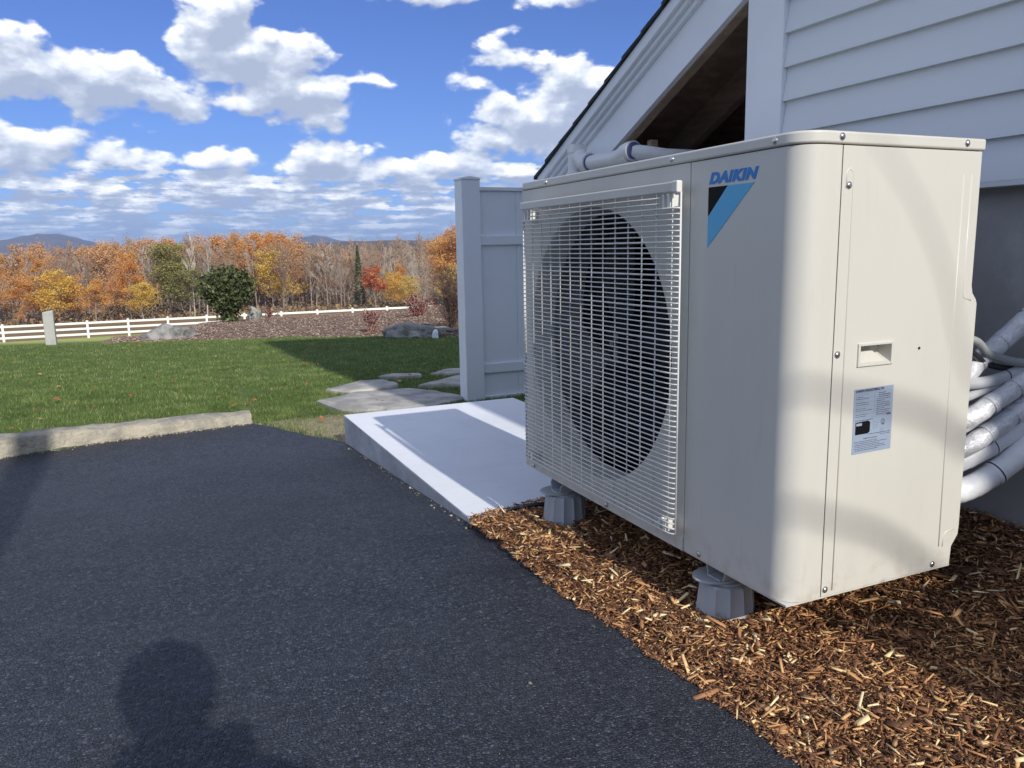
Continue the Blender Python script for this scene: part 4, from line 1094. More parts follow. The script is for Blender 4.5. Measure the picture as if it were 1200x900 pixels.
# ------------------------------------------------------------------ plants
def leaves_np(P, s0, s1, seed, up=.3):
    r = np.random.default_rng(seed); n = len(P); P = np.asarray(P, float)
    d = r.normal(size=(n, 3)); d /= np.linalg.norm(d, axis=1)[:, None]; e_ = r.normal(size=(n, 3)); e_ -= (e_*d).sum(1)[:, None]*d; e_ /= np.linalg.norm(e_, axis=1)[:, None]
    s = r.uniform(s0, s1, (n, 1)); V = np.stack([P-d*s, P+e_*s*.62, P+d*s, P-e_*s*.62], 1).reshape(-1, 3)
    F = np.arange(4*n).reshape(-1, 4); return V, F
def branchy(h, seed, trunk_r, spread=.5, depth=4, first=.3, nb=(3, 4), up=.35, lean=.05, kinks=4, shrink=.62, nlimb=12, radf=.42):
    """returns trunk+limb MB (3 to 6 sided tubes), twig-tip points and fine twig segments"""
    r = random.Random(seed); mb = MB(); tips = []; fine = []
    def grow(p, d, L, rad, lev):
        pts = [p]; rr = [rad]; q = p.copy(); dd = d.copy(); kn = kinks if lev < 2 else 3
        for i in range(kn):
            dd = (dd+Vector((r.gauss(0, .10), r.gauss(0, .10), r.gauss(0, .06)+up*.10))).normalized(); q = q+dd*(L/kn); pts.append(q.copy()); rr.append(rad*(1-.75*(i+1)/kn))
        (fine if lev >= depth-1 else [0]).append((pts, rr)) if lev >= depth-1 else mb.tube(pts, rr, 5 if lev < 2 else 3, cap=False)
        if lev >= depth-1: tips.extend(pts[1:])
        if lev >= depth: return
        m = r.randint(*nb)+(1 if lev == 0 else 0)
        for k in range(m):
            t = r.uniform(.25, 1) if lev else 1
            i = min(kn-1, int(t*kn)); base = pts[i].lerp(pts[i+1], t*kn-i) if i < kn else pts[-1]
            a = r.uniform(0, 6.28); side = Vector((math.cos(a), math.sin(a), 0)); nd = (dd*.75+side*spread*r.uniform(.6, 1.2)+Vector((0, 0, up*.5))).normalized()
            grow(base, nd, L*shrink*r.uniform(.7, 1.1), max(.002, rr[min(i+1, kn)]*.7), lev+1)
    # main stem with limbs all the way up
    pts = []; rr = []; kn = 9; q = Vector((0, 0, 0)); dd = Vector((r.gauss(0, lean), r.gauss(0, lean), 1)).normalized()
    for i in range(kn+1):
        pts.append(q.copy()); rr.append(trunk_r*(1-.85*i/kn)); dd = (dd+Vector((r.gauss(0, .045), r.gauss(0, .045), .1))).normalized(); q = q+dd*(h*.95/kn)
    mb.tube(pts, rr, 6, cap=False)
    for k in range(nlimb):
        t = first+(1-first)*(k+r.random())/nlimb; t = min(t, .98); i = int(t*kn); base = pts[i].lerp(pts[i+1], t*kn-i)
        a = k*2.4+r.uniform(-.5, .5); nd = Vector((math.cos(a)*spread*1.5, math.sin(a)*spread*1.5, up+.35)).normalized()
        grow(base, nd, h*radf*(1.05-.65*t)*r.uniform(.7, 1.15), rr[i]*.5, 1)
    return mb, tips, fine
def fine_mesh(fine, w):
    mb = MB()
    for pts, rr in fine:
        for a, b in zip(pts[:-1], pts[1:]):
            d = (b-a); s = d.cross(Vector((.3, 1, .2))).normalized()*w; o = len(mb.v)
            mb.v += [tuple(a-s), tuple(a+s), tuple(b+s*.5), tuple(b-s*.5)]; mb.f.append((o, o+1, o+2, o+3))
    return mb
LAB = []
def proto_tree(kind, h, seed, bark, leaf, nleaf, s0, s1, spread, first, twigw=.02, cyl=0, nl=13, radf=.42, tr=.16, jit=.5, z0=0):
    mb, tips, fine = branchy(h, seed, tr, spread=spread, first=first, nlimb=nl, radf=radf)
    o = mb.obj('trunk', M[bark], None, fix=False); tme = o.data; bpy.data.objects.remove(o)
    fb = fine_mesh(fine, twigw); o = fb.obj('twigs', M['twig' if bark != 'birch' else 'birch'], None, fix=False); fme = o.data; bpy.data.objects.remove(o)
    lme = None
    if nleaf:
        r = np.random.default_rng(seed+50); T = np.array([tuple(t) for t in tips if t.z > z0]); idx = r.integers(0, len(T), nleaf)
        P = T[idx]+r.normal(0, jit, (nleaf, 3))*[1, 1, .7]
        V, F = leaves_np(P, s0, s1, seed); tint = np.repeat(np.clip(.5+.28*r.normal(size=nleaf)+.012*(P[:, 2]-h*.5), 0, 1), 4)
        o = npmesh('crown', V, F, M[leaf], tint, kind=None); lme = o.data; bpy.data.objects.remove(o)
    return (tme, fme, lme)
def plant_tree(proto, name, loc, sc, rz, label, cat, group=None):
    t = thing(name, loc, label, cat, group); t.scale = (sc[0], sc[0], sc[1]); t.rotation_euler = (0, 0, rz)
    for me, nm in zip(proto, ('trunk', 'twigs', 'crown')):
        if me is None: continue
        o = bpy.data.objects.new(nm, me); COL.objects.link(o); o.parent = t
    return t
PT = {
 'bare': [proto_tree('bare', 14, s, 'bark', None, 0, 0, 0, .30, .28, .028, nl=16, radf=.34, tr=.13) for s in (11, 12, 13)],
 'sparse': [proto_tree('sparse', 14, s, 'bark', 'leaf_mauve', 2400, .08, .17, .36, .2, .022, nl=16, radf=.36, tr=.14, jit=.5) for s in (21, 22)],
 'orange': [proto_tree('orange', 14, s, 'bark', 'leaf_orange', 6500, .09, .19, .46, .07, .02, nl=19, radf=.36, jit=.46) for s in (31, 32)],
 'yellow': [proto_tree('yellow', 12, s, 'bark', 'leaf_yellow', 6000, .09, .19, .50, .03, .02, nl=19, radf=.36, jit=.50) for s in (41, 42)],
 'rust': [proto_tree('rust', 14, s, 'bark', 'leaf_rust', 5600, .09, .19, .44, .16, .022, nl=18, radf=.36, jit=.5) for s in (51, 52)],
 'red': [proto_tree('red', 8, s, 'bark', 'leaf_red', 2000, .12, .24, .42, .2, .02, nl=11, tr=.08, jit=.3) for s in (61,)],
 'olive': [proto_tree('olive', 14, s, 'bark', 'leaf_olive', 6500, .09, .20, .46, .06, .02, nl=20, radf=.36, jit=.5) for s in (71, 72)],
 'birch': [proto_tree('birch', 14, s, 'birch', None, 0, 0, 0, .22, .35, .026, nl=13, radf=.30, tr=.15) for s in (81, 82)],
}
# conifer: whorls of drooping boughs
mb = MB().tube([(0, 0, 0), (0, 0, 14)], [.16, .01], 6, cap=False); o = mb.obj('trunk', M['bark'], None, fix=False); ctr = o.data; bpy.data.objects.remove(o)
P = []; r = random.Random(4)
for k in range(2600):
    t = r.random()**.8; z = 1.2+12.8*t; R_ = (1-t)*1.9*(.55+.45*math.cos(z*5.2)**2)+.12; a = r.uniform(0, 6.28); q = R_*r.uniform(.3, 1)**.5; P.append((q*math.cos(a), q*math.sin(a), z-q*.25))
V_, F_ = leaves_np(P, .12, .26, 9); o = npmesh('crown', V_, F_, M['leaf_conifer'], np.repeat(rng.random(len(P)), 4), kind=None); cle = o.data; bpy.data.objects.remove(o)
PT['conifer'] = [(ctr, None, cle)]
# named trees: kind, azimuth, distance, height in m, width factor, label
def treetop(az):   # height of the wood's skyline above the camera at distance 1, by azimuth
    return float(np.interp(az, [-10, -8, -6.2, -5, -3.6, -2, 0, 2, 5, 8, 9.4, 10.5, 13, 16, 18, 19.5, 21.5, 25], [6, 7, 15, 9, 12, 18, 19, 17, 20, 21, 19, 9, 9, 9, 13, 23, 27, 27]))/927
TREES = [
 ('rust', -9.2, 138, 12.8, 1.1, 'rust brown tree at the far left edge of the wood'),
 ('sparse', -7.6, 150, 14.5, 1.1, 'thin mauve leaved tree under the blue hill at the left'),
 ('rust', -6.4, 152, 15.4, 1.1, 'tall rusty orange crown left of the bare gap under the blue hill'),
 ('yellow', -5.4, 132, 10.6, 1.2, 'broad golden orange tree behind the granite post'),
 ('orange', -4.5, 134, 9.5, 1.1, 'low bright orange tree right of the golden one behind the stone post'),
 ('bare', -4.9, 140, 12.5, 1.0, 'grey leafless tree rising between the golden and orange trees at left'),
 ('orange', -7.4, 133, 9.6, 1.2, 'orange tree low in the wood at the far left behind the white rails'),
 ('orange', -3.4, 129, 8.4, 1.2, 'low orange maple between the stone post and the bright maple'),
 ('rust', -2.5, 131, 7.6, 1.2, 'low russet tree just left of the bright orange maple'),
 ('rust', -3.0, 156, 16.0, 1.2, 'tall russet tree with rounded top behind the orange maple'),
 ('rust', -1.9, 140, 11.6, 1.0, 'shorter russet tree beside the bright orange maple'),
 ('orange', -1.35, 130, 12.6, .85, 'bright orange maple with a yellow skirt, tallest of the bright ones at left'),
 ('yellow', -.6, 128, 7.4, 1.1, 'low yellow tree at the foot of the bright orange maple'),
 ('rust', .2, 158, 16.2, 1.1, 'tall rusty tree beyond the olive green tree'),
 ('olive', 1.0, 136, 14.4, 1.2, 'large olive green tree in the left part of the wood'),
 ('olive', 2.2, 132, 9.8, 1.3, 'low broad olive green tree behind the left rails of the white fence'),
 ('birch', 3.3, 128, 14.0, 1.0, 'pale forked leafless tree directly left of the round bush'),
 ('birch', 2.5, 131, 13.4, .8, 'slim pale leafless tree against the olive green trees'),
 ('orange', 3.4, 158, 16.8, 1.0, 'tall orange crown behind the pale forked tree'),
 ('orange', 5.1, 156, 17.0, 1.1, 'tall orange topped tree above the round bush'),
 ('sparse', 4.4, 138, 12.4, 1.1, 'mauve grey half bare tree above the round bush'),
 ('orange', 6.8, 150, 16.4, 1.05, 'broad deep orange tree right of the round bush'),
 ('yellow', 7.6, 140, 12.4, .8, 'slender golden tree in the orange group right of the bush'),
 ('orange', 8.4, 148, 16.4, 1.0, 'right hand tree of the tall deep orange group'),
 ('rust', 9.3, 154, 15.8, .9, 'reddish tree at the right end of the orange group'),
 ('bare', 10.2, 136, 13.6, 1.0, 'grey leafless tree next to the orange group'),
 ('bare', 11.3, 139, 13.4, 1.1, 'wide leafless tree in the middle of the bare stretch'),
 ('bare', 12.2, 134, 13.0, 1.0, 'leafless tree left of the dark conifer'),
 ('conifer', 13.5, 134, 15.2, 1.0, 'dark narrow conifer standing above the bare trees'),
 ('bare', 13.3, 137, 13.0, 1.0, 'leafless tree right beside the dark conifer'),
 ('red', 14.6, 128, 9.6, 1.0, 'small bright red maple before the bare trees'),
 ('yellow', 15.9, 129, 8.4, 1.0, 'yellow tree immediately right of the red maple'),
 ('orange', 16.2, 133, 10.2, .7, 'narrow orange sapling behind the yellow tree right of the red maple'),
 ('birch', 17.4, 130, 12.2, .8, 'pale trunked birch left of the big orange tree'),
 ('birch', 18.0, 131, 12.8, .8, 'pale trunked birch touching the big orange tree'),
 ('yellow', 17.2, 127, 7.2, 1.1, 'low yellow tree at the foot of the two pale birches'),
 ('orange', 19.3, 128, 13.4, 1.15, 'big golden orange tree left of the white screen'),
 ('orange', 20.6, 130, 14.6, 1.0, 'tall orange tree partly behind the white screen post'),
 ('rust', 21.6, 126, 15.8, 1.0, 'rust coloured tree touching the white screen post'),
 ('yellow', 20.4, 124, 8.0, 1.1, 'low yellow orange tree behind the bare shrub'),
]
for i, (k, az, r_, h, wf, lab) in enumerate(TREES):
    pr = PT[k][i % len(PT[k])]; x = CAM.x+r_*math.sin(R(az)); y = CAM.y+r_*math.cos(R(az)); h0 = {'yellow': 12, 'red': 8}.get(k, 14)
    nm = {'bare': 'bare_tree', 'sparse': 'half_bare_tree', 'orange': 'maple_tree', 'yellow': 'golden_tree', 'rust': 'oak_tree', 'red': 'red_maple', 'olive': 'olive_tree', 'birch': 'birch_tree', 'conifer': 'conifer'}[k]
    if nm == 'olive_tree': nm = 'green_tree'
    cap = CAM.z+treetop(az)*r_*math.cos(R(az)-yaw)-terr(x, y)+.1; h = cap*min(1.0, h/(15.2 if k not in ('birch', 'bare') else 13.4))*(1.07 if k == 'conifer' else 1); s = h/h0*.90; wf = wf*{'yellow': 1.35, 'orange': 1.2, 'rust': 1.2, 'red': 1.2, 'olive': 1.3}.get(k, 1); plant_tree(pr, nm, (x, y, terr(x, y)-.1), (s*wf, s), i*1.7, lab, 'tree')
# other trunks of the wood's edge, nothing tells them apart
GL = {'bare': ('thin leafless grey tree in the ranks of the wood', 'leafless trees of the wood'), 'sparse': ('thin mauve half bare tree in the ranks of the wood', 'half bare trees of the wood'),
      'orange': ('orange tree in the rear ranks of the wood', 'orange trees at the back of the wood'), 'rust': ('rust brown tree in the rear ranks of the wood', 'rusty trees at the back of the wood')}
r = random.Random(77)
for i in range(96):
    az = -9.8 + 32.5*(i+r.random())/96; r_ = r.choice((140, 147, 155, 165, 176))+r.uniform(-3, 3)
    far = az < 9.8 or az > 18.2
    k = r.choice(('rust', 'sparse', 'rust', 'orange', 'sparse', 'orange', 'bare') if far else ('sparse', 'sparse', 'bare', 'sparse', 'rust'))
    if r_ < 145 and k in ('orange', 'rust'): k = r.choice(('bare', 'sparse'))
    x = CAM.x+r_*math.sin(R(az)); y = CAM.y+r_*math.cos(R(az)); z = terr(x, y)-.1
    h = (CAM.z+treetop(az)*r_*math.cos(R(az)-yaw)-z)*r.uniform(.84, .99); s = h/14*.92
    plant_tree(PT[k][i % len(PT[k])], {'bare': 'bare_tree', 'sparse': 'half_bare_tree', 'orange': 'maple_tree', 'rust': 'oak_tree'}[k], (x, y, z), (s*r.uniform(.8, 1.1), s), r.uniform(0, 6), GL[k][0], 'tree', GL[k][1])
# undergrowth and the mass of the wood behind
P = []
rr_ = np.random.default_rng(8)
n = 26000; az = np.radians(rr_.uniform(-11, 24, n)); rad = rr_.uniform(128, 190, n); x = CAM.x+rad*np.sin(az); y = CAM.y+rad*np.cos(az)
z = np.array([terr(a, b) for a, b in zip(x[::26], y[::26])]); zi = np.interp(rad, np.sort(rad[::26]), z[np.argsort(rad[::26])])
hh = rr_.random(n)**1.7*np.interp(rad, [128, 145, 160, 190], [.7, 1.6, 5, 9])
V_, F_ = leaves_np(np.stack([x, y, zi+hh], -1), .14, .34, 12)
leafmat('leaf_under', [(0, (.13, .11, .08)), (.35, (.25, .19, .14)), (.65, (.34, .25, .19)), (.85, (.42, .24, .11)), (1, (.46, .38, .14))])
npmesh('undergrowth', V_, F_, M['leaf_under'], np.repeat(np.clip(rr_.random(n), 0, 1), 4))
V, F = [], []
T0 = []
for i in range(700):   # thin far trunks and twigs, one mass
    a_ = R(rnd.uniform(-11, 24)); q = rnd.uniform(150, 225); x = CAM.x+q*math.sin(a_); y = CAM.y+q*math.cos(a_); z = terr(x, y); h = (CAM.z+treetop(math.degrees(a_))*q*math.cos(a_-yaw)-z)*rnd.uniform(.7, .97)
    T0.append((x, y, z, h))
mb = MB(); tipP = []
for x, y, z, h in T0:
    l = rnd.uniform(-.4, .4); mb.tube([(x, y, z), (x+l*.4, y, z+h*.5), (x+l, y, z+h)], [.13, .09, .02], 4, cap=False)
    for _ in range(7):
        t = rnd.uniform(.35, .95); a_ = rnd.uniform(0, 6.28); L = h*.22*(1.2-t); bx, bz = x+l*t, z+h*t
        mb.tube([(bx, y, bz), (bx+math.cos(a_)*L, y+math.sin(a_)*L, bz+L*1.1)], [.035, .01], 3, cap=False)
        tipP += [(bx+math.cos(a_)*L*s_+rnd.gauss(0, .5), y+math.sin(a_)*L*s_+rnd.gauss(0, .5), bz+L*1.1*s_+rnd.gauss(0, .5)) for s_ in np.linspace(.2, 1.1, 16)]
tag(mb.obj('forest', M['bark'], fix=False), kind='stuff')
V_, F_ = leaves_np(tipP, .10, .24, 14)
npmesh('forest_foliage', V_, F_, M['leaf_mauve'], np.repeat(rng.random(len(tipP)), 4))

# round evergreen bush on the bed
def bush(name, p, w, h, nl, s0, s1, leaf, label, seed, stems=9, fill=.5, cat='shrub', twig='twig', low=.1, tw=.006, dep=3):
    t = thing(name, p, label, cat); r = random.Random(seed); st = MB(); tips = []
    for k in range(stems):
        a = k*2.39996+r.uniform(-.4, .4); e_ = r.uniform(.15, 1)
        end = Vector((math.cos(a)*w*.5*e_, math.sin(a)*w*.5*e_, h*(1-.35*e_*e_)*r.uniform(.75, 1.0))); mid = end*.5+Vector((r.gauss(0, .04), r.gauss(0, .04), h*.08)); P = [Vector((r.gauss(0, w*.03), r.gauss(0, w*.03), -.04)), mid*.55, mid, end]
        st.tube(P, [tw*1.6, tw*1.3, tw, tw*.4], 5, cap=False)
        for _ in range(7*dep):
            i = r.randint(0, 2); b = P[i].lerp(P[i+1], r.random()); d = Vector((r.gauss(0, 1), r.gauss(0, 1), r.uniform(.2, 1.4))).normalized(); q = b+d*h*r.uniform(.1, .26)
            st.tube([b, (b+q)/2+Vector((r.gauss(0, .01),)*3), q], [tw*.55, tw*.4, tw*.15], 3, cap=False); tips += [q, (b+q)/2]
            if dep > 3:
                for _k in range(2): q2 = q+Vector((r.gauss(0, 1), r.gauss(0, 1), r.uniform(.1, 1.4))).normalized()*h*.10; st.tube([(b+q)/2, q2], [tw*.3, tw*.12], 3, cap=False); tips.append(q2)
    st.obj('stems', M[twig], None, fix=False).parent = t
    if nl:
        g_ = np.random.default_rng(seed); T = np.array([tuple(q) for q in tips]); n1 = int(nl*(1-fill)); P = T[g_.integers(0, len(T), n1)]+g_.normal(0, w*.035, (n1, 3))
        n2 = nl-n1; d = g_.normal(size=(n2, 3)); d /= np.linalg.norm(d, axis=1)[:, None]; lump = np.array([1+.22*noise.noise(Vector(tuple(q*2.2))+Vector((seed, 0, 0)))+.1*noise.noise(Vector(tuple(q*6))) for q in d])
        rad = (g_.random(n2)**.28)*lump; Q = d*rad[:, None]*[w/2, w/2, h*(1-low)/2]+[0, 0, h*(1+low)/2]
        P = np.concatenate([P, Q]) if n2 else P
        V, F = leaves_np(P, s0, s1, seed); o = npmesh('foliage', V, F, M[leaf], np.repeat(g_.random(len(P)), 4), kind=None); o.parent = t
    return t
p = at(4.65, 21.0); bush('evergreen_bush', p, 1.36, 1.42, 3900, .034, .070, 'leaf_bush', 'round dark green evergreen bush on the mulch bed before the white rail fence', 3, stems=16, fill=.5, low=.2)
bush('red_shrub', at(14.1, 13.4), .46, .42, 520, .012, .026, 'leaf_maroon', 'small maroon leaved shrub on the bed left of the flat dark boulder', 5, fill=0, dep=3)
bush('red_shrub', at(17.5, 16.6), .90, .46, 900, .014, .030, 'leaf_maroon', 'wider maroon shrub further up the bed behind the flat dark boulder', 6, stems=14, fill=0, dep=3)
bush('red_shrub', at(7.3, 24.5), .6, .3, 160, .02, .04, 'leaf_maroon', 'tiny reddish shrub right of the upright pale boulder at the white fence', 7, fill=0)
bush('bare_shrub', at(20.0, 12.6), .60, 1.10, 150, .012, .024, 'leaf_maroon', 'dark twiggy leafless shrub next to the white screen post', 8, stems=16, fill=0, dep=4, tw=.007, twig='darktwig')
bush('bare_shrub', at(18.0, 22.0), .8, 1.5, 60, .02, .04, 'leaf_maroon', 'fine pinkish bare shrub on the crest of the bed behind the wider maroon shrub', 9, stems=10, fill=0, dep=4, tw=.006)

# ------------------------------------------------------------------ white rail fence
fx0, fy0, fx1, fy1 = -14.6, 58.3, 24.0, 52.9
L = math.hypot(fx1-fx0, fy1-fy0); nseg = int(L/2.42); ux, uy = (fx1-fx0)/L, (fy1-fy0)/L
rf = thing('rail_fence', (-10, 57.6, terr(-10, 57.6)), 'long white three rail vinyl fence across the meadow before the autumn wood', 'fence')
def gz(x, y): return terr(x, y)+.03
for k in range(nseg+1):
    x, y = fx0+ux*2.42*k, fy0+uy*2.42*k; z = gz(x, y)
    po = MB().box(x-.065, x+.065, y-.065, y+.065, z-.2, z+1.06).obj('post', M['white_rail'], rf)
    MB().box(x-.085, x+.085, y-.085, y+.085, z+1.0605, z+1.085).prism([(x-.07, z+1.085), (x+.07, z+1.085), (x, z+1.13)], 1, y-.07, y+.07).obj('post_cap', M['white_rail'], po)
    if k < nseg:
        xb, yb = x+ux*2.42, y+uy*2.42; zb = gz(xb, yb)
        for h in (.16, .52, .88):
            s = MB(); ox, oy = -uy*.02, ux*.02
            for (px_, py_, pz_) in ((x, y, z), (xb, yb, zb)):
                for sg in (-1, 1):
                    for dz in (0, .135): s.v.append((px_+ox*sg, py_+oy*sg, pz_+h+dz))
            s.f = [(0, 1, 3, 2), (4, 6, 7, 5), (0, 4, 5, 1), (2, 3, 7, 6), (0, 2, 6, 4), (1, 5, 7, 3)]
            s.obj('rail', M['white_rail'], rf)

# ------------------------------------------------------------------ hills
def ridge_hill(name, az0, az1, dist, prof, m, depth=600, seed=0, rough=3.0):
    """a long hill: prof gives crest height above the camera at azimuths"""
    V = []; F = []; n = 180; k = 14; A_ = [p_[0] for p_ in prof]; Z_ = [p_[1] for p_ in prof]
    for i in range(n+1):
        az = az0+(az1-az0)*i/n; hc = float(np.interp(az, A_, Z_))+CAM.z
        for j in range(k+1):
            t = j/k; r_ = dist+(t-.5)*2*depth; s = math.sin(math.pi*t)**.8
            x = CAM.x+r_*math.sin(R(az)); y = CAM.y+r_*math.cos(R(az))
            z = -20+(hc+20)*s+(rough*noise.noise(Vector((x*.004, y*.004, seed)))+rough*.6*noise.noise(Vector((x*.02, y*.02, seed))))*s
            V.append((x, y, z))
    for i in range(n):
        for j in range(k): a = i*(k+1)+j; F.append((a, a+k+1, a+k+2, a+1))
    mb = MB(); mb.v, mb.f = V, F; return tag(mb.obj(name, m, smooth=True), kind='structure')
ridge_hill('hill', -32, 5, 4800, [(-32, 20), (-22, 70), (-14, 62), (-9, 72), (-7.6, 92), (-6.2, 116), (-5.0, 112), (-3.9, 88), (-2.8, 66), (-1.2, 44), (2, 15), (5, -15)], M['hill'], 900, 1, 10)
ridge_hill('hill', 4, 22, 4600, [(4, -15), (7, 25), (8.6, 46), (9.6, 74), (10.6, 84), (11.4, 80), (12.4, 56), (14, 50), (17, 42), (20, 40), (22, 30)], M['hill'], 800, 2, 8)
ridge_hill('hill', -60, 60, 1500, [(-60, 14), (-20, 6), (-9, 5), (0, 6), (7, 10), (10, 13), (13, 17), (17, 18), (21, 15), (26, 22), (60, 20)], M['hill'], 420, 3, 4)

# ------------------------------------------------------------------ photographer, just behind the camera
def skinned(name, J, E_, rad, m, parent=None, sub=2):
    me = bpy.data.meshes.new(name); me.from_pydata(J, E_, []); o = bpy.data.objects.new(name, me); COL.objects.link(o)
    sk = o.modifiers.new('skin', 'SKIN'); sk.use_smooth_shade = True
    lay = me.skin_vertices[0] if me.skin_vertices else None
    if lay is None:
        bm = bmesh.new(); bm.from_mesh(me); bm.verts.layers.skin.verify(); bm.to_mesh(me); bm.free(); lay = me.skin_vertices[0]
    for i, r_ in enumerate(rad): lay.data[i].radius = (r_, r_) if not isinstance(r_, tuple) else r_
    lay.data[0].use_root = True
    s = o.modifiers.new('sub', 'SUBSURF'); s.levels = s.render_levels = sub
    dg = bpy.context.evaluated_depsgraph_get(); me2 = bpy.data.meshes.new_from_object(o.evaluated_get(dg)); bpy.data.objects.remove(o)
    return link(name, me2, m, parent, smooth=True)
gx, gy, gz_ = -1.01, -1.52, -.07
pn = thing('person', (gx, gy, gz_), 'crouching person in a dark jacket and jeans holding a phone up', 'person')
def W(pts): return [(gx+a-pn.location.x, gy+b-pn.location.y, c-pn.location.z+gz_*0) for a, b, c in pts]
J = W([(0, -.08, .36), (0, -.03, .52), (0, .02, .70), (0, .03, .84), (0, .05, .90), (0, .06, .98), (0, .07, 1.07), (0, .07, 1.13),
       (.16, .01, .79), (.21, .17, .62), (.10, .34, .64), (-.16, .01, .79), (-.21, .17, .62), (-.08, .34, .64),
       (.12, -.05, .33), (.17, .34, .36), (.14, .12, -.02), (.15, .26, -.05), (-.12, -.05, .33), (-.17, .30, .08), (-.14, -.12, .0), (-.15, -.24, -.02)])
body = skinned('body', J, [(0, 1), (1, 2), (2, 3), (3, 4), (4, 5), (5, 6), (6, 7), (3, 8), (8, 9), (9, 10), (3, 11), (11, 12), (12, 13), (0, 14), (14, 15), (15, 16), (16, 17), (0, 18), (18, 19), (19, 20), (20, 21)],
               [(.16, .13), (.15, .11), (.16, .11), (.13, .09), .050, .068, .076, .05, .065, .05, .032, .065, .05, .032, .10, .07, .045, .04, .10, .07, .045, .04], M['jacket'], None)
body.parent = pn
body.data.materials.append(M['jeans']); body.data.materials.append(M['skin'])
for p_ in body.data.polygons:
    z = p_.center.z+pn.location.z; p_.material_index = 1 if z < .42 else (2 if z > .885 or p_.center.y > .31 and z > .5 else 0)
hr = MB().lathe([(.001, .105), (.04, .098), (.078, .06), (.092, .0), (.080, -.06)], 20, Matrix.Translation((gx, gy+.045, 1.055)), cap=False).obj('hair', M['hair'], pn, smooth=True)
for sg in (-1, 1):
    for k in range(4):
        bx = gx+sg*(.085-.004*k); MB().tube([(gx+sg*.095, gy+.37, .64+.018*k), (gx+sg*.10, gy+.405, .645+.019*k), (gx+sg*.084, gy+.425, .645+.019*k), (gx+sg*.070, gy+.415, .646+.019*k)], [.0095, .009, .008, .006], 8).obj('finger', M['skin'], pn, smooth=True)
    MB().tube([(gx+sg*.095, gy+.36, .66), (gx+sg*.075, gy+.385, .68), (gx+sg*.06, gy+.390, .695)], [.011, .010, .008], 8).obj('thumb', M['skin'], pn, smooth=True)
tag(MB().box(gx-.080, gx+.085, gy+.400, gy+.408, .640, .718).obj('phone', M['phone'], bevel=.002, base=(gx, gy+.40, .64)), 'black phone held level by the crouching person', 'phone')

# unseen granite post, added to cast the shadow across the kerb at the left
sx, sy = -1.47, -2.5; sp = MB()
for i, z in enumerate((-.2, .6, 1.4, 2.2, 3.0, 3.9)):
    for a, b in ((-1, -1), (1, -1), (1, 1), (-1, 1)): sp.v.append((sx+a*.085*(1+.05*noise.noise(Vector((z*5, a, b)))), sy+b*.095, -.32+z))
for i in range(5):
    for k in range(4): sp.f.append((i*4+k, i*4+(k+1) % 4, i*4+4+(k+1) % 4, i*4+4+k))
sp.f += [(3, 2, 1, 0), (20, 21, 22, 23)]
tag(sp.obj('shadow_post', M['granite'], bevel=.012, base=(sx, sy, -.32)), 'tall slim granite post out of view, added to cast the shadow on the kerb', 'lamp post')
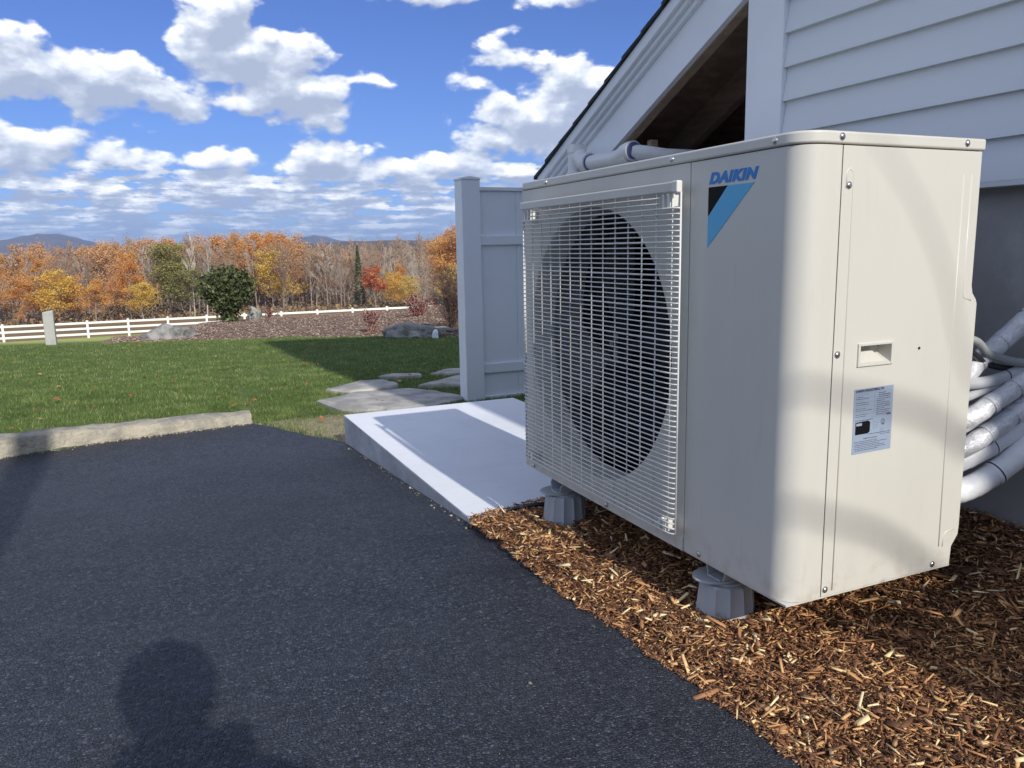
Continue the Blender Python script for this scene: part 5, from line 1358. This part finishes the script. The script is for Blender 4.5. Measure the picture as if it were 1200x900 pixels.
# bare tree to the right behind the viewer; its shade falls on the unit
def back(x, z, t): return Vector((x, 0, z))-sd*t
tr = thing('garden_tree', (.92, -7.2, .05), 'leafless young tree growing behind the viewer beside the house', 'tree')
K = math.tan(SUN_EL)
def up_at(x, z, y): return Vector((x+.035*(-y), y, z-y*K))     # the point over (x, y) whose shade lands at (x, z) on the panel
tmb = MB()
top = up_at(.70, .35, -7.2)
tmb.tube([Vector((.92, -7.2, -.1)), Vector((.94, -7.2, 1.6)), Vector((.92, -7.1, 3.2)), Vector((.96, -7.2, 5.2))], [.06, .05, .04, .02], 8)
tmb.obj('trunk', M['bark'], tr, smooth=True)
for pts, rad in (([(.52, .22), (.454, .265), (.411, .302), (.333, .339), (.236, .369), (.144, .391), (.058, .412), (-.1, .45), (-.4, .50)], .011), ([(.52, -.12), (.43, -.04), (.365, .017), (.311, .058), (.235, .106), (.163, .136), (.073, .169), (-.05, .22), (-.3, .31)], .012),
                 ([(.60, .30), (.46, .42), (.413, .515), (.379, .60), (.32, .70), (.256, .778), (.195, .837), (.10, .93)], .004)):
    P = [up_at(x, z, -6.9+.12*i) for i, (x, z) in enumerate(pts)]; P = [Vector((.94, -7.15, P[0].z-.35))]+P
    rr = [rad*1.3]+[rad*(1-.10*i) for i in range(len(pts))]
    tmb2 = MB().tube(spline(P, 6), [rad*1.3-(rad*.7)*i/(len(P)*6) for i in range(len(spline(P, 6)))], 8); tmb2.obj('limb', M['bark'], tr, smooth=True)
hg = thing('shade_hedge', (.55, -1.9, -.08), 'unseen low clipped evergreen block added behind the viewer to shade the mulch', 'shade_hedge')  # unseen evergreen block, added and sized to shade the mulch beside the unit
st = MB()
P = []
for _ in range(30):
    x, y = rnd.uniform(.30, .72), rnd.uniform(-1.95, -1.5); st.tube([(x, y, -.12), (x+rnd.gauss(0, .03), y+rnd.gauss(0, .03), .3), (x+rnd.gauss(0, .05), y+rnd.gauss(0, .03), .78)], [.008, .006, .003], 5)
for _ in range(16000):
    x, y = rnd.uniform(.26, .745), rnd.uniform(-2.0, -1.45); hmax = .872+.022*noise.noise(Vector((x*9, y*9, 0)))
    P.append((x+.025*noise.noise(Vector((y*6, 0, 0))), y, rnd.uniform(-.05, hmax)))
st.obj('stems', M['twig'], hg)
V_, F_ = leaves_np(P, .012, .024, 31); o = npmesh('foliage', V_, F_, M['leaf_bush'], np.repeat(rng.random(len(P)), 4), kind=None, parent=hg); o.location = -hg.location

# ------------------------------------------------------------------ air between here and the hills
HZ = True
if HZ:
    hb = MB().box(-7200, 7200, -7200, 7200, -24, 190).obj('haze', None)
    hm = bpy.data.materials.new('haze'); hm.use_nodes = True; t = hm.node_tree; t.nodes.clear()
    vo = t.nodes.new('ShaderNodeVolumePrincipled'); ou = t.nodes.new('ShaderNodeOutputMaterial'); t.links.new(vo.outputs[0], ou.inputs['Volume'])
    vo.inputs['Color'].default_value = (.40, .60, 1.0, 1); vo.inputs['Density'].default_value = .00018; vo.inputs['Anisotropy'].default_value = .0
    hb.data.materials.append(hm); tag(hb, kind='stuff')
